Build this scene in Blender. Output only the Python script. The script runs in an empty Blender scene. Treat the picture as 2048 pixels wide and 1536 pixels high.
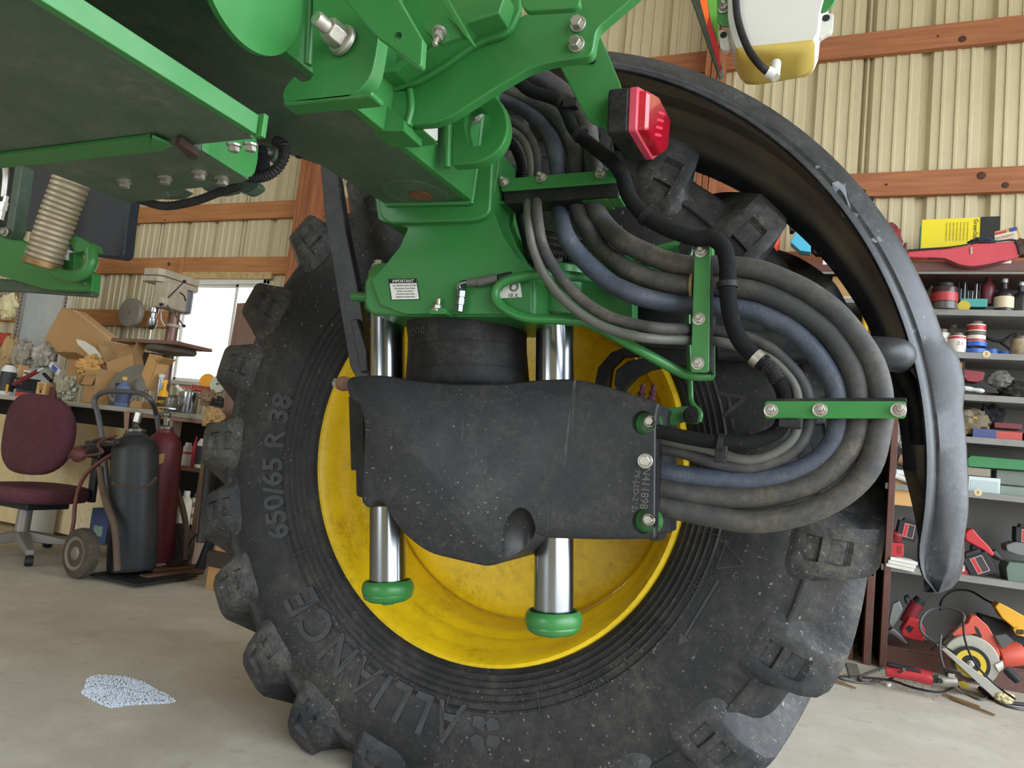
import bpy, math, random
import numpy as np
from mathutils import Vector as V, Matrix, Euler, noise as mnoise
random.seed(7)
sc = bpy.context.scene
COL = sc.collection
PI = math.pi

# ------------------------------------------------------------------ camera
CAM = np.array([0.0, 0.0, 0.84])
YAW, PITCH, ROLL, FPX = 0.38963726, 0.09716933, 0.10462277, 1420.0
def _cam():
    cy, sy, cp, sp = math.cos(YAW), math.sin(YAW), math.cos(PITCH), math.sin(PITCH)
    fw = np.array([-sy*cp, cy*cp, sp]); r0 = np.array([cy, sy, 0.0]); u0 = np.cross(r0, fw)
    cr, sr = math.cos(ROLL), math.sin(ROLL)
    return np.array([cr*r0+sr*u0, -(-sr*r0+cr*u0), fw])
CM = _cam()
cd = bpy.data.cameras.new('camera'); cam = bpy.data.objects.new('camera', cd); COL.objects.link(cam)
cd.sensor_width = 36.0; cd.lens = 36.0*FPX/2048.0; cd.clip_start = 0.01; cd.clip_end = 200
mw = Matrix.Identity(4)
for i in range(3):
    mw[i][0], mw[i][1], mw[i][2], mw[i][3] = CM[0][i], -CM[1][i], -CM[2][i], CAM[i]
cam.matrix_world = mw
sc.camera = cam

# ------------------------------------------------------------------ world, lamps, exposure
sc.view_settings.view_transform = 'Standard'; sc.view_settings.look = 'None'
sc.view_settings.gamma = 1.0; sc.view_settings.use_curve_mapping = False
sc.view_settings.exposure = 0.95
w = bpy.data.worlds.new('sky'); sc.world = w; w.use_nodes = True
wn = w.node_tree.nodes; wl = w.node_tree.links
bg = wn['Background']
sky = wn.new('ShaderNodeTexSky'); sky.sky_type = 'HOSEK_WILKIE'; sky.turbidity = 4.0
sky.sun_direction = V((0.55, -0.35, 0.75)).normalized(); sky.ground_albedo = 0.4
mixw = wn.new('ShaderNodeMix'); mixw.data_type = 'RGBA'; mixw.inputs[0].default_value = 0.72
wl.new(sky.outputs[0], mixw.inputs[6]); mixw.inputs[7].default_value = (0.86, 0.93, 1.0, 1)
wl.new(mixw.outputs[2], bg.inputs[0]); bg.inputs[1].default_value = 5.0
def area(name, loc, rot, sx, sy, power, color, portal=False):
    ld = bpy.data.lights.new(name, 'AREA'); ld.shape = 'RECTANGLE'; ld.size = sx; ld.size_y = sy
    ld.energy = power; ld.color = color
    o = bpy.data.objects.new(name, ld); COL.objects.link(o); o.location = loc; o.rotation_euler = rot
    if portal: ld.cycles.is_portal = True
    return o
DOORS = [((-4.6, -6.9, 2.05), (math.radians(90), 0, 0), 3.8, 4.0), ((3.35, -.55, 2.05), (math.radians(90), 0, math.radians(90)), 8.7, 4.0)]
for lo, ro, sx, sy in DOORS: area('daylight_portal', lo, ro, sx, sy, 1, (1, 1, 1), True)

# ------------------------------------------------------------------ pixel helpers (2048x1536 frame)
def ray(x, y): return CM.T @ np.array([(x-1024)/FPX, (y-768)/FPX, 1.0])
def PY(x, y, Y): d = ray(x, y); return CAM + d*(Y/d[1])
def PX(x, y, X): d = ray(x, y); return CAM + d*(X/d[0])
def PZ(x, y, z): d = ray(x, y); return CAM + d*((z-CAM[2])/d[2])
def MPP(x, y, Y):                                    # metres per pixel there
    return (Y/ray(x, y)[1])/FPX

# ------------------------------------------------------------------ materials
def lin(c):
    if isinstance(c, str):
        c = c.lstrip('#'); c = [int(c[i:i+2], 16)/255 for i in (0, 2, 4)]
    return tuple((x/12.92 if x <= .04045 else ((x+.055)/1.055)**2.4) for x in c)+(1.0,)
MATS = {}
def mat(name, col, rough=.6, metal=0., col2=None, scale=8., amt=.5, bump=0., bscale=60., spec=.5, coat=0.,
        dust=None, dscale=3., damt=.5, stretch=None, trans=0., detail=6., rvar=0., emit=0., alpha=1., specks=None, sscale=120., samt=.6, sthr=.66, scratch=None):
    if name in MATS: return MATS[name]
    m = bpy.data.materials.new(name); m.use_nodes = True; MATS[name] = m
    N, L = m.node_tree.nodes, m.node_tree.links
    b = N['Principled BSDF']
    b.inputs['Base Color'].default_value = lin(col); b.inputs['Roughness'].default_value = rough
    b.inputs['Metallic'].default_value = metal; b.inputs['Specular IOR Level'].default_value = spec
    b.inputs['Coat Weight'].default_value = coat; b.inputs['Transmission Weight'].default_value = trans
    b.inputs['Alpha'].default_value = alpha
    if emit: b.inputs['Emission Color'].default_value = lin(col); b.inputs['Emission Strength'].default_value = emit
    tc = N.new('ShaderNodeTexCoord'); vec = tc.outputs['Object']
    if stretch:
        mp = N.new('ShaderNodeMapping'); mp.inputs['Scale'].default_value = stretch
        L.new(vec, mp.inputs['Vector']); vec = mp.outputs[0]
    cur = None
    def noise(s, d=detail, r=.6):
        n = N.new('ShaderNodeTexNoise'); n.inputs['Scale'].default_value = s; n.inputs['Detail'].default_value = d
        n.inputs['Roughness'].default_value = r; L.new(vec, n.inputs['Vector']); return n
    def ramp(src, lo, hi):
        r = N.new('ShaderNodeMapRange'); r.inputs[1].default_value = lo; r.inputs[2].default_value = hi
        L.new(src, r.inputs[0]); return r.outputs[0]
    def mix(fac, a, bcol, k=1.):
        x = N.new('ShaderNodeMix'); x.data_type = 'RGBA'
        if k != 1.:
            mm = N.new('ShaderNodeMath'); mm.operation = 'MULTIPLY'; L.new(fac, mm.inputs[0]); mm.inputs[1].default_value = k; fac = mm.outputs[0]
        L.new(fac, x.inputs[0])
        if a is None: x.inputs[6].default_value = lin(col)
        else: L.new(a, x.inputs[6])
        x.inputs[7].default_value = lin(bcol); return x.outputs[2]
    if col2:
        n = noise(scale); cur = mix(ramp(n.outputs['Fac'], .35, .68), cur, col2, amt)
    if dust:
        n = noise(dscale, 10., .72); n2 = noise(dscale*9, 8., .8)
        mm = N.new('ShaderNodeMath'); mm.operation = 'MULTIPLY'
        L.new(ramp(n.outputs['Fac'], .42, .7), mm.inputs[0]); L.new(ramp(n2.outputs['Fac'], .38, .66), mm.inputs[1])
        cur = mix(mm.outputs[0], cur, dust, damt)
    if specks:
        n = noise(sscale, 3., .6); n2 = noise(2.3, 3.)
        mm = N.new('ShaderNodeMath'); mm.operation = 'MULTIPLY'; L.new(ramp(n.outputs['Fac'], sthr, sthr+.05), mm.inputs[0]); L.new(ramp(n2.outputs['Fac'], .35, .6), mm.inputs[1])
        cur = mix(mm.outputs[0], cur, specks, samt)
    if scratch:
        mp2 = N.new('ShaderNodeMapping'); mp2.inputs['Scale'].default_value = (55, 55, 5); mp2.inputs['Rotation'].default_value = (0, .15, 0); L.new(tc.outputs['Object'], mp2.inputs[0])
        n = N.new('ShaderNodeTexNoise'); n.inputs['Scale'].default_value = 1.; n.inputs['Detail'].default_value = 5; L.new(mp2.outputs[0], n.inputs['Vector'])
        cur = mix(ramp(n.outputs['Fac'], .67, .72), cur, scratch, .28)
    if cur is not None: L.new(cur, b.inputs['Base Color'])
    if rvar:
        n = noise(scale*2); r = N.new('ShaderNodeMapRange'); r.inputs[3].default_value = max(.02, rough-rvar); r.inputs[4].default_value = min(1, rough+rvar)
        L.new(n.outputs['Fac'], r.inputs[0]); L.new(r.outputs[0], b.inputs['Roughness'])
    if bump:
        n = noise(bscale, 4.); bp = N.new('ShaderNodeBump'); bp.inputs['Strength'].default_value = bump; bp.inputs['Distance'].default_value = .004
        L.new(n.outputs['Fac'], bp.inputs['Height']); L.new(bp.outputs[0], b.inputs['Normal'])
    return m

# ------------------------------------------------------------------ geometry
def wloc(o):
    v = V((0, 0, 0))
    while o: v += o.location; o = o.parent
    return v
def setp(o, label=None, cat=None, group=None, kind=None):
    for k, x in (('label', label), ('category', cat), ('group', group), ('kind', kind)):
        if x: o[k] = x
    return o
def thing(name, label, cat, loc=(0, 0, 0), group=None):
    o = bpy.data.objects.new(name, None); COL.objects.link(o); o.location = V(loc); o.empty_display_size = .05
    return setp(o, label, cat, group)
def catmull(P, res=8, closed=False):
    P = [np.array(p, float) for p in P]; n = len(P); out = []
    if n < 3: 
        return [P[0]+(P[-1]-P[0])*i/res for i in range(res+1)]
    rng = range(n if closed else n-1)
    for i in rng:
        if closed: a, b, c, d = P[(i-1) % n], P[i], P[(i+1) % n], P[(i+2) % n]
        else:
            b, c = P[i], P[i+1]; a = P[i-1] if i > 0 else 2*b-c; d = P[i+2] if i+2 < n else 2*c-b
        for k in range(res):
            t = k/res
            out.append(.5*((2*b)+(c-a)*t+(2*a-5*b+4*c-d)*t*t+(3*b-3*c+d-a)*t**3))
    if not closed: out.append(P[-1])
    return out
def frame_of(ax):
    z = np.array(ax, float); z /= np.linalg.norm(z)
    h = np.array([0, 0, 1.]) if abs(z[2]) < .9 else np.array([1., 0, 0])
    x = np.cross(h, z); x /= np.linalg.norm(x); return x, np.cross(z, x), z
class G:
    def __init__(s): s.v = []; s.f = []; s.mi = []; s.cur = 0
    def add(s, vs, fs):
        n = len(s.v); s.v += [tuple(map(float, p)) for p in vs]
        s.f += [tuple(i+n for i in f) for f in fs]; s.mi += [s.cur]*len(fs); return s
    def m(s, i): s.cur = i; return s
    def ext(s, pts, vec):
        vec = np.array(vec, float); n = len(pts); P = [np.array(p, float) for p in pts]
        nrm = np.zeros(3)
        for i in range(n): nrm += np.cross(P[i], P[(i+1) % n])
        if nrm @ vec > 0: P = P[::-1]
        return s.add(P+[p+vec for p in P], [tuple(range(n)), tuple(range(2*n-1, n-1, -1))] +
                     [(i, i+n, (i+1) % n+n, (i+1) % n) for i in range(n)])
    def loft(s, rings, closed=True, caps=True):
        n = len(rings[0]); vs = [p for r in rings for p in r]; fs = []
        for k in range(len(rings)-1):
            for i in range(n if closed else n-1):
                j = (i+1) % n; fs.append((k*n+i, k*n+j, (k+1)*n+j, (k+1)*n+i))
        if caps and closed: fs += [tuple(range(n-1, -1, -1)), tuple((len(rings)-1)*n+i for i in range(n))]
        return s.add(vs, fs)
    def box(s, c, d, rot=None):
        c = np.array(c, float); R = np.array(Euler(rot).to_matrix()) if rot else np.eye(3)
        vs = [c+R@(np.array([x, y, z])*np.array(d)/2) for x in (-1, 1) for y in (-1, 1) for z in (-1, 1)]
        return s.add(vs, [(0, 1, 3, 2), (4, 6, 7, 5), (0, 4, 5, 1), (2, 3, 7, 6), (0, 2, 6, 4), (1, 5, 7, 3)])
    def box2(s, a, b): 
        a = np.array(a, float); b = np.array(b, float); return s.box((a+b)/2, np.abs(b-a))
    def tube(s, pts, r, n=12, res=6, smooth=True, closed=False, ell=None):
        P = catmull(pts, res, closed) if smooth and len(pts) > 2 else [np.array(p, float) for p in pts]
        m = len(P); rr = [r]*m if not hasattr(r, '__len__') else list(np.interp(np.linspace(0, 1, m), np.linspace(0, 1, len(r)), r))
        rings = []; up = None
        for i in range(m):
            t = (P[(i+1) % m]-P[i-1]) if closed else P[min(i+1, m-1)]-P[max(i-1, 0)]
            t = t/(np.linalg.norm(t)+1e-12)
            if up is None: x, y, _ = frame_of(t)
            else:
                x = up-t*(up@t); x /= np.linalg.norm(x); y = np.cross(t, x)
            up = x
            e = ell or (1, 1)
            rings.append([P[i]+rr[i]*(e[0]*x*math.cos(a)+e[1]*y*math.sin(a)) for a in np.linspace(0, 2*PI, n, endpoint=False)])
        if closed: rings.append(rings[0])
        return s.loft(rings, True, not closed)
    def lathe(s, prof, o=(0, 0, 0), ax=(0, 0, 1), n=24, caps=True):
        o = np.array(o, float); x, y, z = frame_of(ax); rings = []
        for r, h in prof:
            rings.append([o+z*h+max(r, 1e-5)*(x*math.cos(a)+y*math.sin(a)) for a in np.linspace(0, 2*PI, n, endpoint=False)])
        return s.loft(rings, True, caps)
    def hexbolt(s, o, ax, r, h, wash=True):
        if wash: s.lathe([(r*1.35, 0), (r*1.35, h*.25), (r*1.1, h*.3)], o, ax, 16)
        s.lathe([(r, h*.2), (r, h*.92), (r*.86, h)], o, ax, 6); return s
    def stud(s, o, ax, r, h):
        s.hexbolt(o, ax, r, h); s.lathe([(r*.5, h*.9), (r*.5, h*1.9), (r*.4, h*2)], o, ax, 10); return s
    def make(s, name, mats, parent=None, smooth=0, bev=0., seg=2, sub=0, local=False):
        me = bpy.data.meshes.new(name); off = wloc(parent) if parent and not local else V((0, 0, 0))
        base = V((0, 0, 0))
        if parent is None and s.v:
            a = np.array(s.v); base = V((float(a[:, 0].mean()), float(a[:, 1].mean()), float(a[:, 2].min())))
        d = off+base
        me.from_pydata([(p[0]-d[0], p[1]-d[1], p[2]-d[2]) for p in s.v], [], s.f)
        mats = mats if isinstance(mats, (list, tuple)) else [mats]
        for x in mats: me.materials.append(x)
        if len(mats) > 1: me.polygons.foreach_set('material_index', s.mi)
        o = bpy.data.objects.new(name, me); COL.objects.link(o)
        if parent: o.parent = parent
        else: o.location = base
        if smooth:
            me.polygons.foreach_set('use_smooth', [True]*len(me.polygons))
            if smooth < 180:
                try: me.set_sharp_from_angle(angle=math.radians(smooth))
                except Exception: pass
        me.update()
        if bev:
            b = o.modifiers.new('bevel', 'BEVEL'); b.width = bev; b.segments = seg; b.limit_method = 'ANGLE'; b.angle_limit = .6
            b.harden_normals = False
        if sub:
            q = o.modifiers.new('subsurf', 'SUBSURF'); q.levels = sub; q.render_levels = sub
        return o
def cut(o, cutters):
    """subtract cutter geometry (list of G) from a mesh object and bake the result"""
    for g in cutters:
        c = g.make('cutter', [], None); m = o.modifiers.new('b', 'BOOLEAN'); m.operation = 'DIFFERENCE'; m.object = c; m.solver = 'EXACT'
    bpy.context.view_layer.update()
    dg = bpy.context.evaluated_depsgraph_get(); me = bpy.data.meshes.new_from_object(o.evaluated_get(dg))
    for m in list(o.modifiers):
        if m.type == 'BOOLEAN': bpy.data.objects.remove(m.object)
    o.modifiers.clear(); o.data = me; return o
def rounded(pts, r, k=4):
    """round the corners of a 3-D polygon by radius r (number or list)"""
    P = [np.array(p, float) for p in pts]; n = len(P); out = []
    for i in range(n):
        ri = r[i] if hasattr(r, '__len__') else r
        a, b, c = P[i-1], P[i], P[(i+1) % n]
        if ri <= 0: out.append(b); continue
        u = a-b; w_ = c-b; lu, lw = np.linalg.norm(u), np.linalg.norm(w_); d = min(ri, lu*.48, lw*.48)
        p, q = b+u/lu*d, b+w_/lw*d
        for t in np.linspace(0, 1, k+1): out.append((1-t)**2*p+2*t*(1-t)*b+t*t*q)
    return out
def poly(pxs, Y, rad=0.): 
    P = [PY(a, b, Y) for a, b in pxs]
    return rounded(P, rad) if rad or hasattr(rad, '__len__') else P
def kids(o): return [c for c in bpy.data.objects if c.parent == o]
def copy_tree(o, parent=None):
    c = o.copy(); COL.objects.link(c); c.parent = parent
    for ch in list(o.children): copy_tree(ch, c)
    return c
FONT_CACHE = {}
def text_mesh(txt, size=1., ext=.0, shear=0., bold=0., space=1.):
    k = (txt, size, ext, shear, bold, space)
    if k in FONT_CACHE: return FONT_CACHE[k]
    cu = bpy.data.curves.new('lettering', 'FONT'); cu.body = txt; cu.size = size; cu.extrude = ext; cu.shear = shear; cu.offset = bold; cu.space_character = space
    cu.resolution_u = 3; cu.align_x = 'CENTER'; cu.align_y = 'CENTER'
    o = bpy.data.objects.new('lettering', cu); COL.objects.link(o)
    dg = bpy.context.evaluated_depsgraph_get(); me = o.evaluated_get(dg).to_mesh()
    vs = [tuple(v.co) for v in me.vertices]; fs = [tuple(p.vertices) for p in me.polygons]
    o.evaluated_get(dg).to_mesh_clear(); bpy.data.objects.remove(o); bpy.data.curves.remove(cu)
    FONT_CACHE[k] = (vs, fs); return vs, fs
def flat_text(g, txt, size, o, ux, uy, lift=.0004, ext=.0003, shear=0., bold=0.):
    """lettering laid on a surface: o centre, ux reading direction, uy up direction"""
    vs, fs = text_mesh(txt, size, ext, shear, bold); o = np.array(o, float)
    ux = np.array(ux, float)/np.linalg.norm(ux); uy = np.array(uy, float)/np.linalg.norm(uy); n = np.cross(ux, uy)
    g.add([o+ux*v[0]+uy*v[1]+n*(v[2]+lift) for v in vs], fs); return g
# ------------------------------------------------------------------ setting materials
M_wood = mat('girt wood', '#a86c48', .75, col2='#85502f', scale=3., amt=.8, stretch=(1, 6, 14), bump=.3, bscale=30)
M_woodL = mat('pale girt wood', '#b87f4e', .75, col2='#8a5530', scale=3., amt=.6, stretch=(1, 6, 12), bump=.3, bscale=30)
M_post = mat('post wood', '#a0653f', .75, col2='#74422b', scale=4., amt=.8, stretch=(9, 9, .7), bump=.3, bscale=30)
M_sheet = mat('cream sheet metal', '#c9bd9d', .42, col2='#a89c7c', scale=2.2, amt=.3, dust='#8a7d5c', dscale=5., damt=.4, spec=.4, stretch=(1.5, 1, .35))
M_knot = mat('dark knot', '#4a2c1e', .8)
M_white = mat('white paint', '#d8d6cc', .5)
M_osb = mat('pale board trim', '#c3a878', .8, col2='#927748', scale=30, amt=.6)
def floor_mat():
    m = bpy.data.materials.new('concrete'); m.use_nodes = True; N, L = m.node_tree.nodes, m.node_tree.links; b = N['Principled BSDF']
    tc = N.new('ShaderNodeTexCoord')
    def noise(s, d=8., r=.65):
        n = N.new('ShaderNodeTexNoise'); n.inputs['Scale'].default_value = s; n.inputs['Detail'].default_value = d; n.inputs['Roughness'].default_value = r
        L.new(tc.outputs['Object'], n.inputs['Vector']); return n.outputs['Fac']
    def mr(x, a, c, d=0., e=1.):
        r = N.new('ShaderNodeMapRange'); r.inputs[1].default_value = a; r.inputs[2].default_value = c; r.inputs[3].default_value = d; r.inputs[4].default_value = e; L.new(x, r.inputs[0]); return r.outputs[0]
    def mix(f, a, c):
        x = N.new('ShaderNodeMix'); x.data_type = 'RGBA'; L.new(f, x.inputs[0])
        for i, q in ((6, a), (7, c)):
            if isinstance(q, str): x.inputs[i].default_value = lin(q)
            else: L.new(q, x.inputs[i])
        return x.outputs[2]
    c = mix(mr(noise(.9), .3, .7), '#c6c1b6', '#b2a998')
    c = mix(mr(noise(4., 10, .7), .45, .75), c, '#d0cbc0')
    c = mix(mr(noise(14., 10, .75), .55, .8, 0, .7), c, '#93887a')
    # brown soil worn into the slab beside the bench, an oily mark, a paler patch near the wheel
    sep = N.new('ShaderNodeSeparateXYZ'); L.new(tc.outputs['Object'], sep.inputs[0])
    ad = N.new('ShaderNodeMath'); ad.operation = 'MULTIPLY_ADD'; L.new(noise(1.7), ad.inputs[0]); ad.inputs[1].default_value = 1.6; L.new(sep.outputs['X'], ad.inputs[2])
    c = mix(mr(ad.outputs[0], -.2, -1.6, 0, .72), c, '#ab9063')
    for (sx, sy, r0, r1, col, k) in [(-2.42, 2.13, .05, .16, '#574a3a', .75), (-2.25, 2.75, .2, .7, '#75603f', .6), (-1.7, 2.35, .1, .5, '#b5aea2', .5), (-2.9, 2.15, .2, .6, '#7d6a4c', .45)]:
        mp = N.new('ShaderNodeMapping'); mp.inputs['Location'].default_value = (-sx, -sy, 0); L.new(tc.outputs['Object'], mp.inputs[0])
        ln = N.new('ShaderNodeVectorMath'); ln.operation = 'LENGTH'; L.new(mp.outputs[0], ln.inputs[0])
        a2 = N.new('ShaderNodeMath'); a2.operation = 'MULTIPLY_ADD'; L.new(noise(7., 6), a2.inputs[0]); a2.inputs[1].default_value = r1*1.1; L.new(ln.outputs['Value'], a2.inputs[2])
        c = mix(mr(a2.outputs[0], r0+r1*.55, r1*1.55, k, 0), c, col)
    L.new(c, b.inputs['Base Color']); L.new(mr(noise(3.), .3, .7, .42, .72), b.inputs['Roughness'])
    bp = N.new('ShaderNodeBump'); bp.inputs['Strength'].default_value = .25; bp.inputs['Distance'].default_value = .004; L.new(noise(35., 8), bp.inputs['Height']); L.new(bp.outputs[0], b.inputs['Normal'])
    return m
M_floor = floor_mat()
WY = 4.4                                             # back wall sheet plane
setp(G().box2((-9, -7, -.15), (3.5, 4.6, 0)).make('floor', M_floor), kind='structure')
M_ceil = mat('shed ceiling', '#c9c4b4', .6)
setp(G().box2((-9, -7, 4.5), (3.5, 4.6, 4.6)).make('ceiling', M_ceil), kind='structure')
M_side = mat('shed side wall', '#c2b48e', .6)
setp(G().box2((-9.1, -7, 0), (-9, 4.6, 4.5)).make('wall_left', M_side), kind='structure')
# the shed stands open at the front left and along the right: daylight comes in there
gr_ = G(); gr_.box2((3.4, 3.8, 0), (3.5, 4.6, 4.5)); gr_.box2((3.4, -7, 0), (3.5, -4.9, 4.5)); gr_.box2((3.4, -4.9, 4.1), (3.5, 3.8, 4.5))
setp(gr_.make('wall_right', M_side), kind='structure')
gf = G(); gf.box2((-9, -7.1, 0), (-6.5, -7, 4.5)); gf.box2((-6.5, -7.1, 4.1), (-2.7, -7, 4.5)); gf.box2((-2.7, -7.1, 0), (3.5, -7, 4.5))  # right stretch added as a blocker, cutting frontal light on the sprayer
setp(gf.make('wall_front', M_side), kind='structure')
setp(G().box2((-30, -40, -.35), (30, 30, -.16)).make('ground_outside', mat('yard gravel', '#a59c8c', .9, col2='#867c6c', scale=6)), kind='structure')
# ---- back wall: corrugated sheets
wb = thing('wall_back', None, None, (0, WY, 0)); wb['kind'] = 'structure'
def sheet_profile(x0, x1):
    """points (x, y) along the sheet between x0 and x1; big ribs every .3048 at RIB0"""
    pts = [(x0, 0.)]; RIB0 = .25; P = .3048
    k = math.floor((x0-RIB0)/P)-1
    while RIB0+k*P < x1+P:
        c = RIB0+k*P
        for dx, dy in ((-.036, 0), (-.022, .036), (.012, .036), (.03, 0)): pts.append((c+dx, dy))
        for q in (.083, .152, .221):
            for dx, dy in ((-.012, 0), (-.007, -.008), (.006, -.008), (.011, 0)): pts.append((c+q+dx, dy))
        k += 1
    pts.append((x1, 0.)); pts = sorted(set(p for p in pts if x0 <= p[0] <= x1)); return pts
def sheet(x0, x1, z0, z1):
    pr = sheet_profile(x0, x1); vs = []; fs = []
    for (x, y) in pr: vs += [(x, WY+y, z0), (x, WY+y, z1)]
    for i in range(len(pr)-1): fs.append((2*i, 2*i+2, 2*i+3, 2*i+1))
    G().add(vs, fs).make('wall_sheet', M_sheet, wb)
WX0, WX1, WZ0, WZ1 = PY(366, 560, WY)[0], -3.98, 1.12, PY(420, 560, WY)[2]
xs = [-8.9]
while xs[-1] < 3.2: xs.append(xs[-1]+.9144)
for i in range(len(xs)-1):
    a, b_ = xs[i], min(xs[i+1], 3.39)
    cuts = sorted({a, b_} | {c for c in (WX0, WX1) if a < c < b_})
    for c0, c1 in zip(cuts[:-1], cuts[1:]):
        if c0 >= WX0-.001 and c1 <= WX1+.001: sheet(c0, c1, 0, WZ0); sheet(c0, c1, WZ1, 4.5)
        else: sheet(c0, c1, 0, 4.5)
# ---- girts and posts
GZ = [PY(1850, 75, WY-.04)[2], PY(1850, 365, WY-.04)[2], PY(420, 531, WY-.04)[2], PY(200, 634, WY-.04)[2], .45]
pxs = [(-8.8, -8.6), (PY(568, 540, WY-.2)[0], PY(604, 540, WY-.2)[0]), (PY(1402, 220, WY-.2)[0], PY(1440, 220, WY-.2)[0]), (3.1, 3.3)]
def girt(x0, x1, z, h=.142, m=None): 
    g = G(); n = 10
    ring = lambda x, e: [(x, WY-.042, z-h/2+e), (x, WY-.002, z-h/2+e), (x, WY-.002, z+h/2+e*.6), (x, WY-.042, z+h/2+e*.6)]
    g.loft([ring(x0+(x1-x0)*i/n, random.uniform(-.002, .002)) for i in range(n+1)])
    return g.make('girt', m or M_wood, wb, bev=.003)
for z in GZ:
    for i in range(3):
        a, b_ = pxs[i][1]-.1, pxs[i+1][0]+.1
        mm = M_woodL if b_ < -2 else M_wood
        if z < GZ[2]-.1 and i == 0: girt(a, WX0-.04, z, m=mm)
        else: girt(a, b_, z, m=mm)
GZ2 = 4.25
for i in range(3): girt(pxs[i][1]-.1, pxs[i+1][0]+.1, GZ2)
for a, b_ in pxs:
    wd = (b_-a)/3
    for k in range(3):
        G().box2((a+k*wd+.002, WY-.185+random.uniform(-.004, .004), 0), (a+(k+1)*wd-.002, WY-.003, 4.5)).make('post_board', M_post, wb, bev=.004)
for (x, y, r) in [(1963, 351, .022), (2011, 370, .017), (1773, 369, .007), (1925, 78, .02), (338, 528, .016), (330, 440, .008), (1876, 72, .006)]:
    p = PY(x, y, WY-.0435); G().lathe([(r, 0), (r*.8, .003)], p, (0, -1, 0), 14).make('knot', M_knot, wb)
# splice block on the left girts and pale trim over the window
p = PY(360, 545, WY-.06); G().box2((p[0]-.02, WY-.07, p[2]-.1), (p[0]+.02, WY-.042, p[2]+.13)).make('splice_block', M_woodL, wb, bev=.003)
# ---- window
win = thing('window_1', None, None, ((WX0+WX1)/2, WY, WZ0)); win['kind'] = 'structure'
G().box2((WX0-.03, WY-.05, WZ1), (WX1+.05, WY-.02, WZ1+.055)).make('head_trim', M_osb, win, bev=.002)
gw = G(); t = .035
gw.box2((WX0, WY-.03, WZ0), (WX0+t, WY+.06, WZ1)); gw.box2((WX1-t, WY-.03, WZ0), (WX1, WY+.06, WZ1))
gw.box2((WX0, WY-.03, WZ0), (WX1, WY+.06, WZ0+t)); gw.box2((WX0, WY-.03, WZ1-t), (WX1, WY+.06, WZ1))
gw.make('window_frame', M_white, win, bev=.003)
mx = PY(466, 620, WY)[0]
for a, b_, yy in ((WX0+t, mx, .02), (mx, WX1-t, .0)):
    gs = G(); q = .025
    gs.box2((a, WY+yy, WZ0+t), (a+q, WY+yy+.02, WZ1-t)); gs.box2((b_-q, WY+yy, WZ0+t), (b_, WY+yy+.02, WZ1-t))
    gs.box2((a, WY+yy, WZ0+t), (b_, WY+yy+.02, WZ0+t+q)); gs.box2((a, WY+yy, WZ1-t-q), (b_, WY+yy+.02, WZ1-t))
    so = gs.make('sash', M_white, win, bev=.002)
    M_gl = MATS.get('window glass')
    if not M_gl:
        M_gl = bpy.data.materials.new('window glass'); MATS['window glass'] = M_gl; M_gl.use_nodes = True
        N, L = M_gl.node_tree.nodes, M_gl.node_tree.links; N.remove(N['Principled BSDF'])
        tr = N.new('ShaderNodeBsdfTransparent'); tr.inputs[0].default_value = (.95, .97, .96, 1); gl = N.new('ShaderNodeBsdfGlossy'); gl.inputs['Roughness'].default_value = .05
        mx_ = N.new('ShaderNodeMixShader'); mx_.inputs[0].default_value = .06; L.new(tr.outputs[0], mx_.inputs[1]); L.new(gl.outputs[0], mx_.inputs[2]); L.new(mx_.outputs[0], N['Material Output'].inputs[0])
    G().box2((a+q, WY+yy+.008, WZ0+t+q), (b_-q, WY+yy+.012, WZ1-t-q)).make('pane', M_gl, so)
# ------------------------------------------------------------------ sprayer (one machine: every piece below is a part of it)
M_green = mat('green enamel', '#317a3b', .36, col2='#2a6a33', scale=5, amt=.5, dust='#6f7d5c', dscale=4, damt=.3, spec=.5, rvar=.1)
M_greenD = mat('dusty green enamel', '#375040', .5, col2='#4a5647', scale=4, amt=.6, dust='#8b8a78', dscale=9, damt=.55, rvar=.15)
M_rub = mat('tyre rubber', '#191a1d', .6, col2='#222326', scale=5, amt=.6, dust='#6c665a', dscale=4, damt=.5, bump=.25, bscale=70, rvar=.12, spec=.35, specks='#a59f92', sscale=95, samt=.55, sthr=.655)
M_rubT = mat('tyre tread rubber', '#1f2125', .55, col2='#2a2c32', scale=6, amt=.6, dust='#8a8372', dscale=6, damt=.55, bump=.3, bscale=60, rvar=.12, spec=.4, specks='#b5af9f', sscale=110, samt=.55, sthr=.65)
M_yel = mat('yellow enamel', '#e2bf18', .38, col2='#d4ab0e', scale=3, amt=.4, dust='#4a3208', dscale=4.5, damt=.75, rvar=.1, specks='#3a2a10', sscale=70, samt=.7, sthr=.68)
M_let = mat('tyre lettering rubber', '#25262a', .5, spec=.4, dust='#6c665a', dscale=6, damt=.4)
M_blk = mat('black plastic', '#15171b', .42, col2='#1c1e23', scale=8, amt=.5, dust='#7d786e', dscale=10, damt=.25, bump=.1, bscale=120, rvar=.12, spec=.4, specks='#b3aea3', sscale=130, samt=.6, sthr=.655, scratch='#8f8b84')
M_fend = mat('black moulded plastic', '#181b20', .42, col2='#1f2227', scale=3, amt=.5, dust='#7b7c7e', dscale=9, damt=.35, rvar=.08, spec=.5, specks='#a5a7aa', sscale=60, samt=.5, sthr=.68)
M_steel = mat('chromed tube', '#9ea2a7', .2, 1., col2='#7f8388', scale=14, amt=.5, stretch=(1, 1, .15), rvar=.08)
M_bolt = mat('zinc bolt', '#b9b6ad', .38, .85, col2='#8d857a', scale=60, amt=.6)
M_hose = mat('hose rubber', '#313235', .62, col2='#403e3b', scale=9, amt=.6, dust='#8d7f68', dscale=9, damt=.5, bump=.12, bscale=130)
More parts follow.
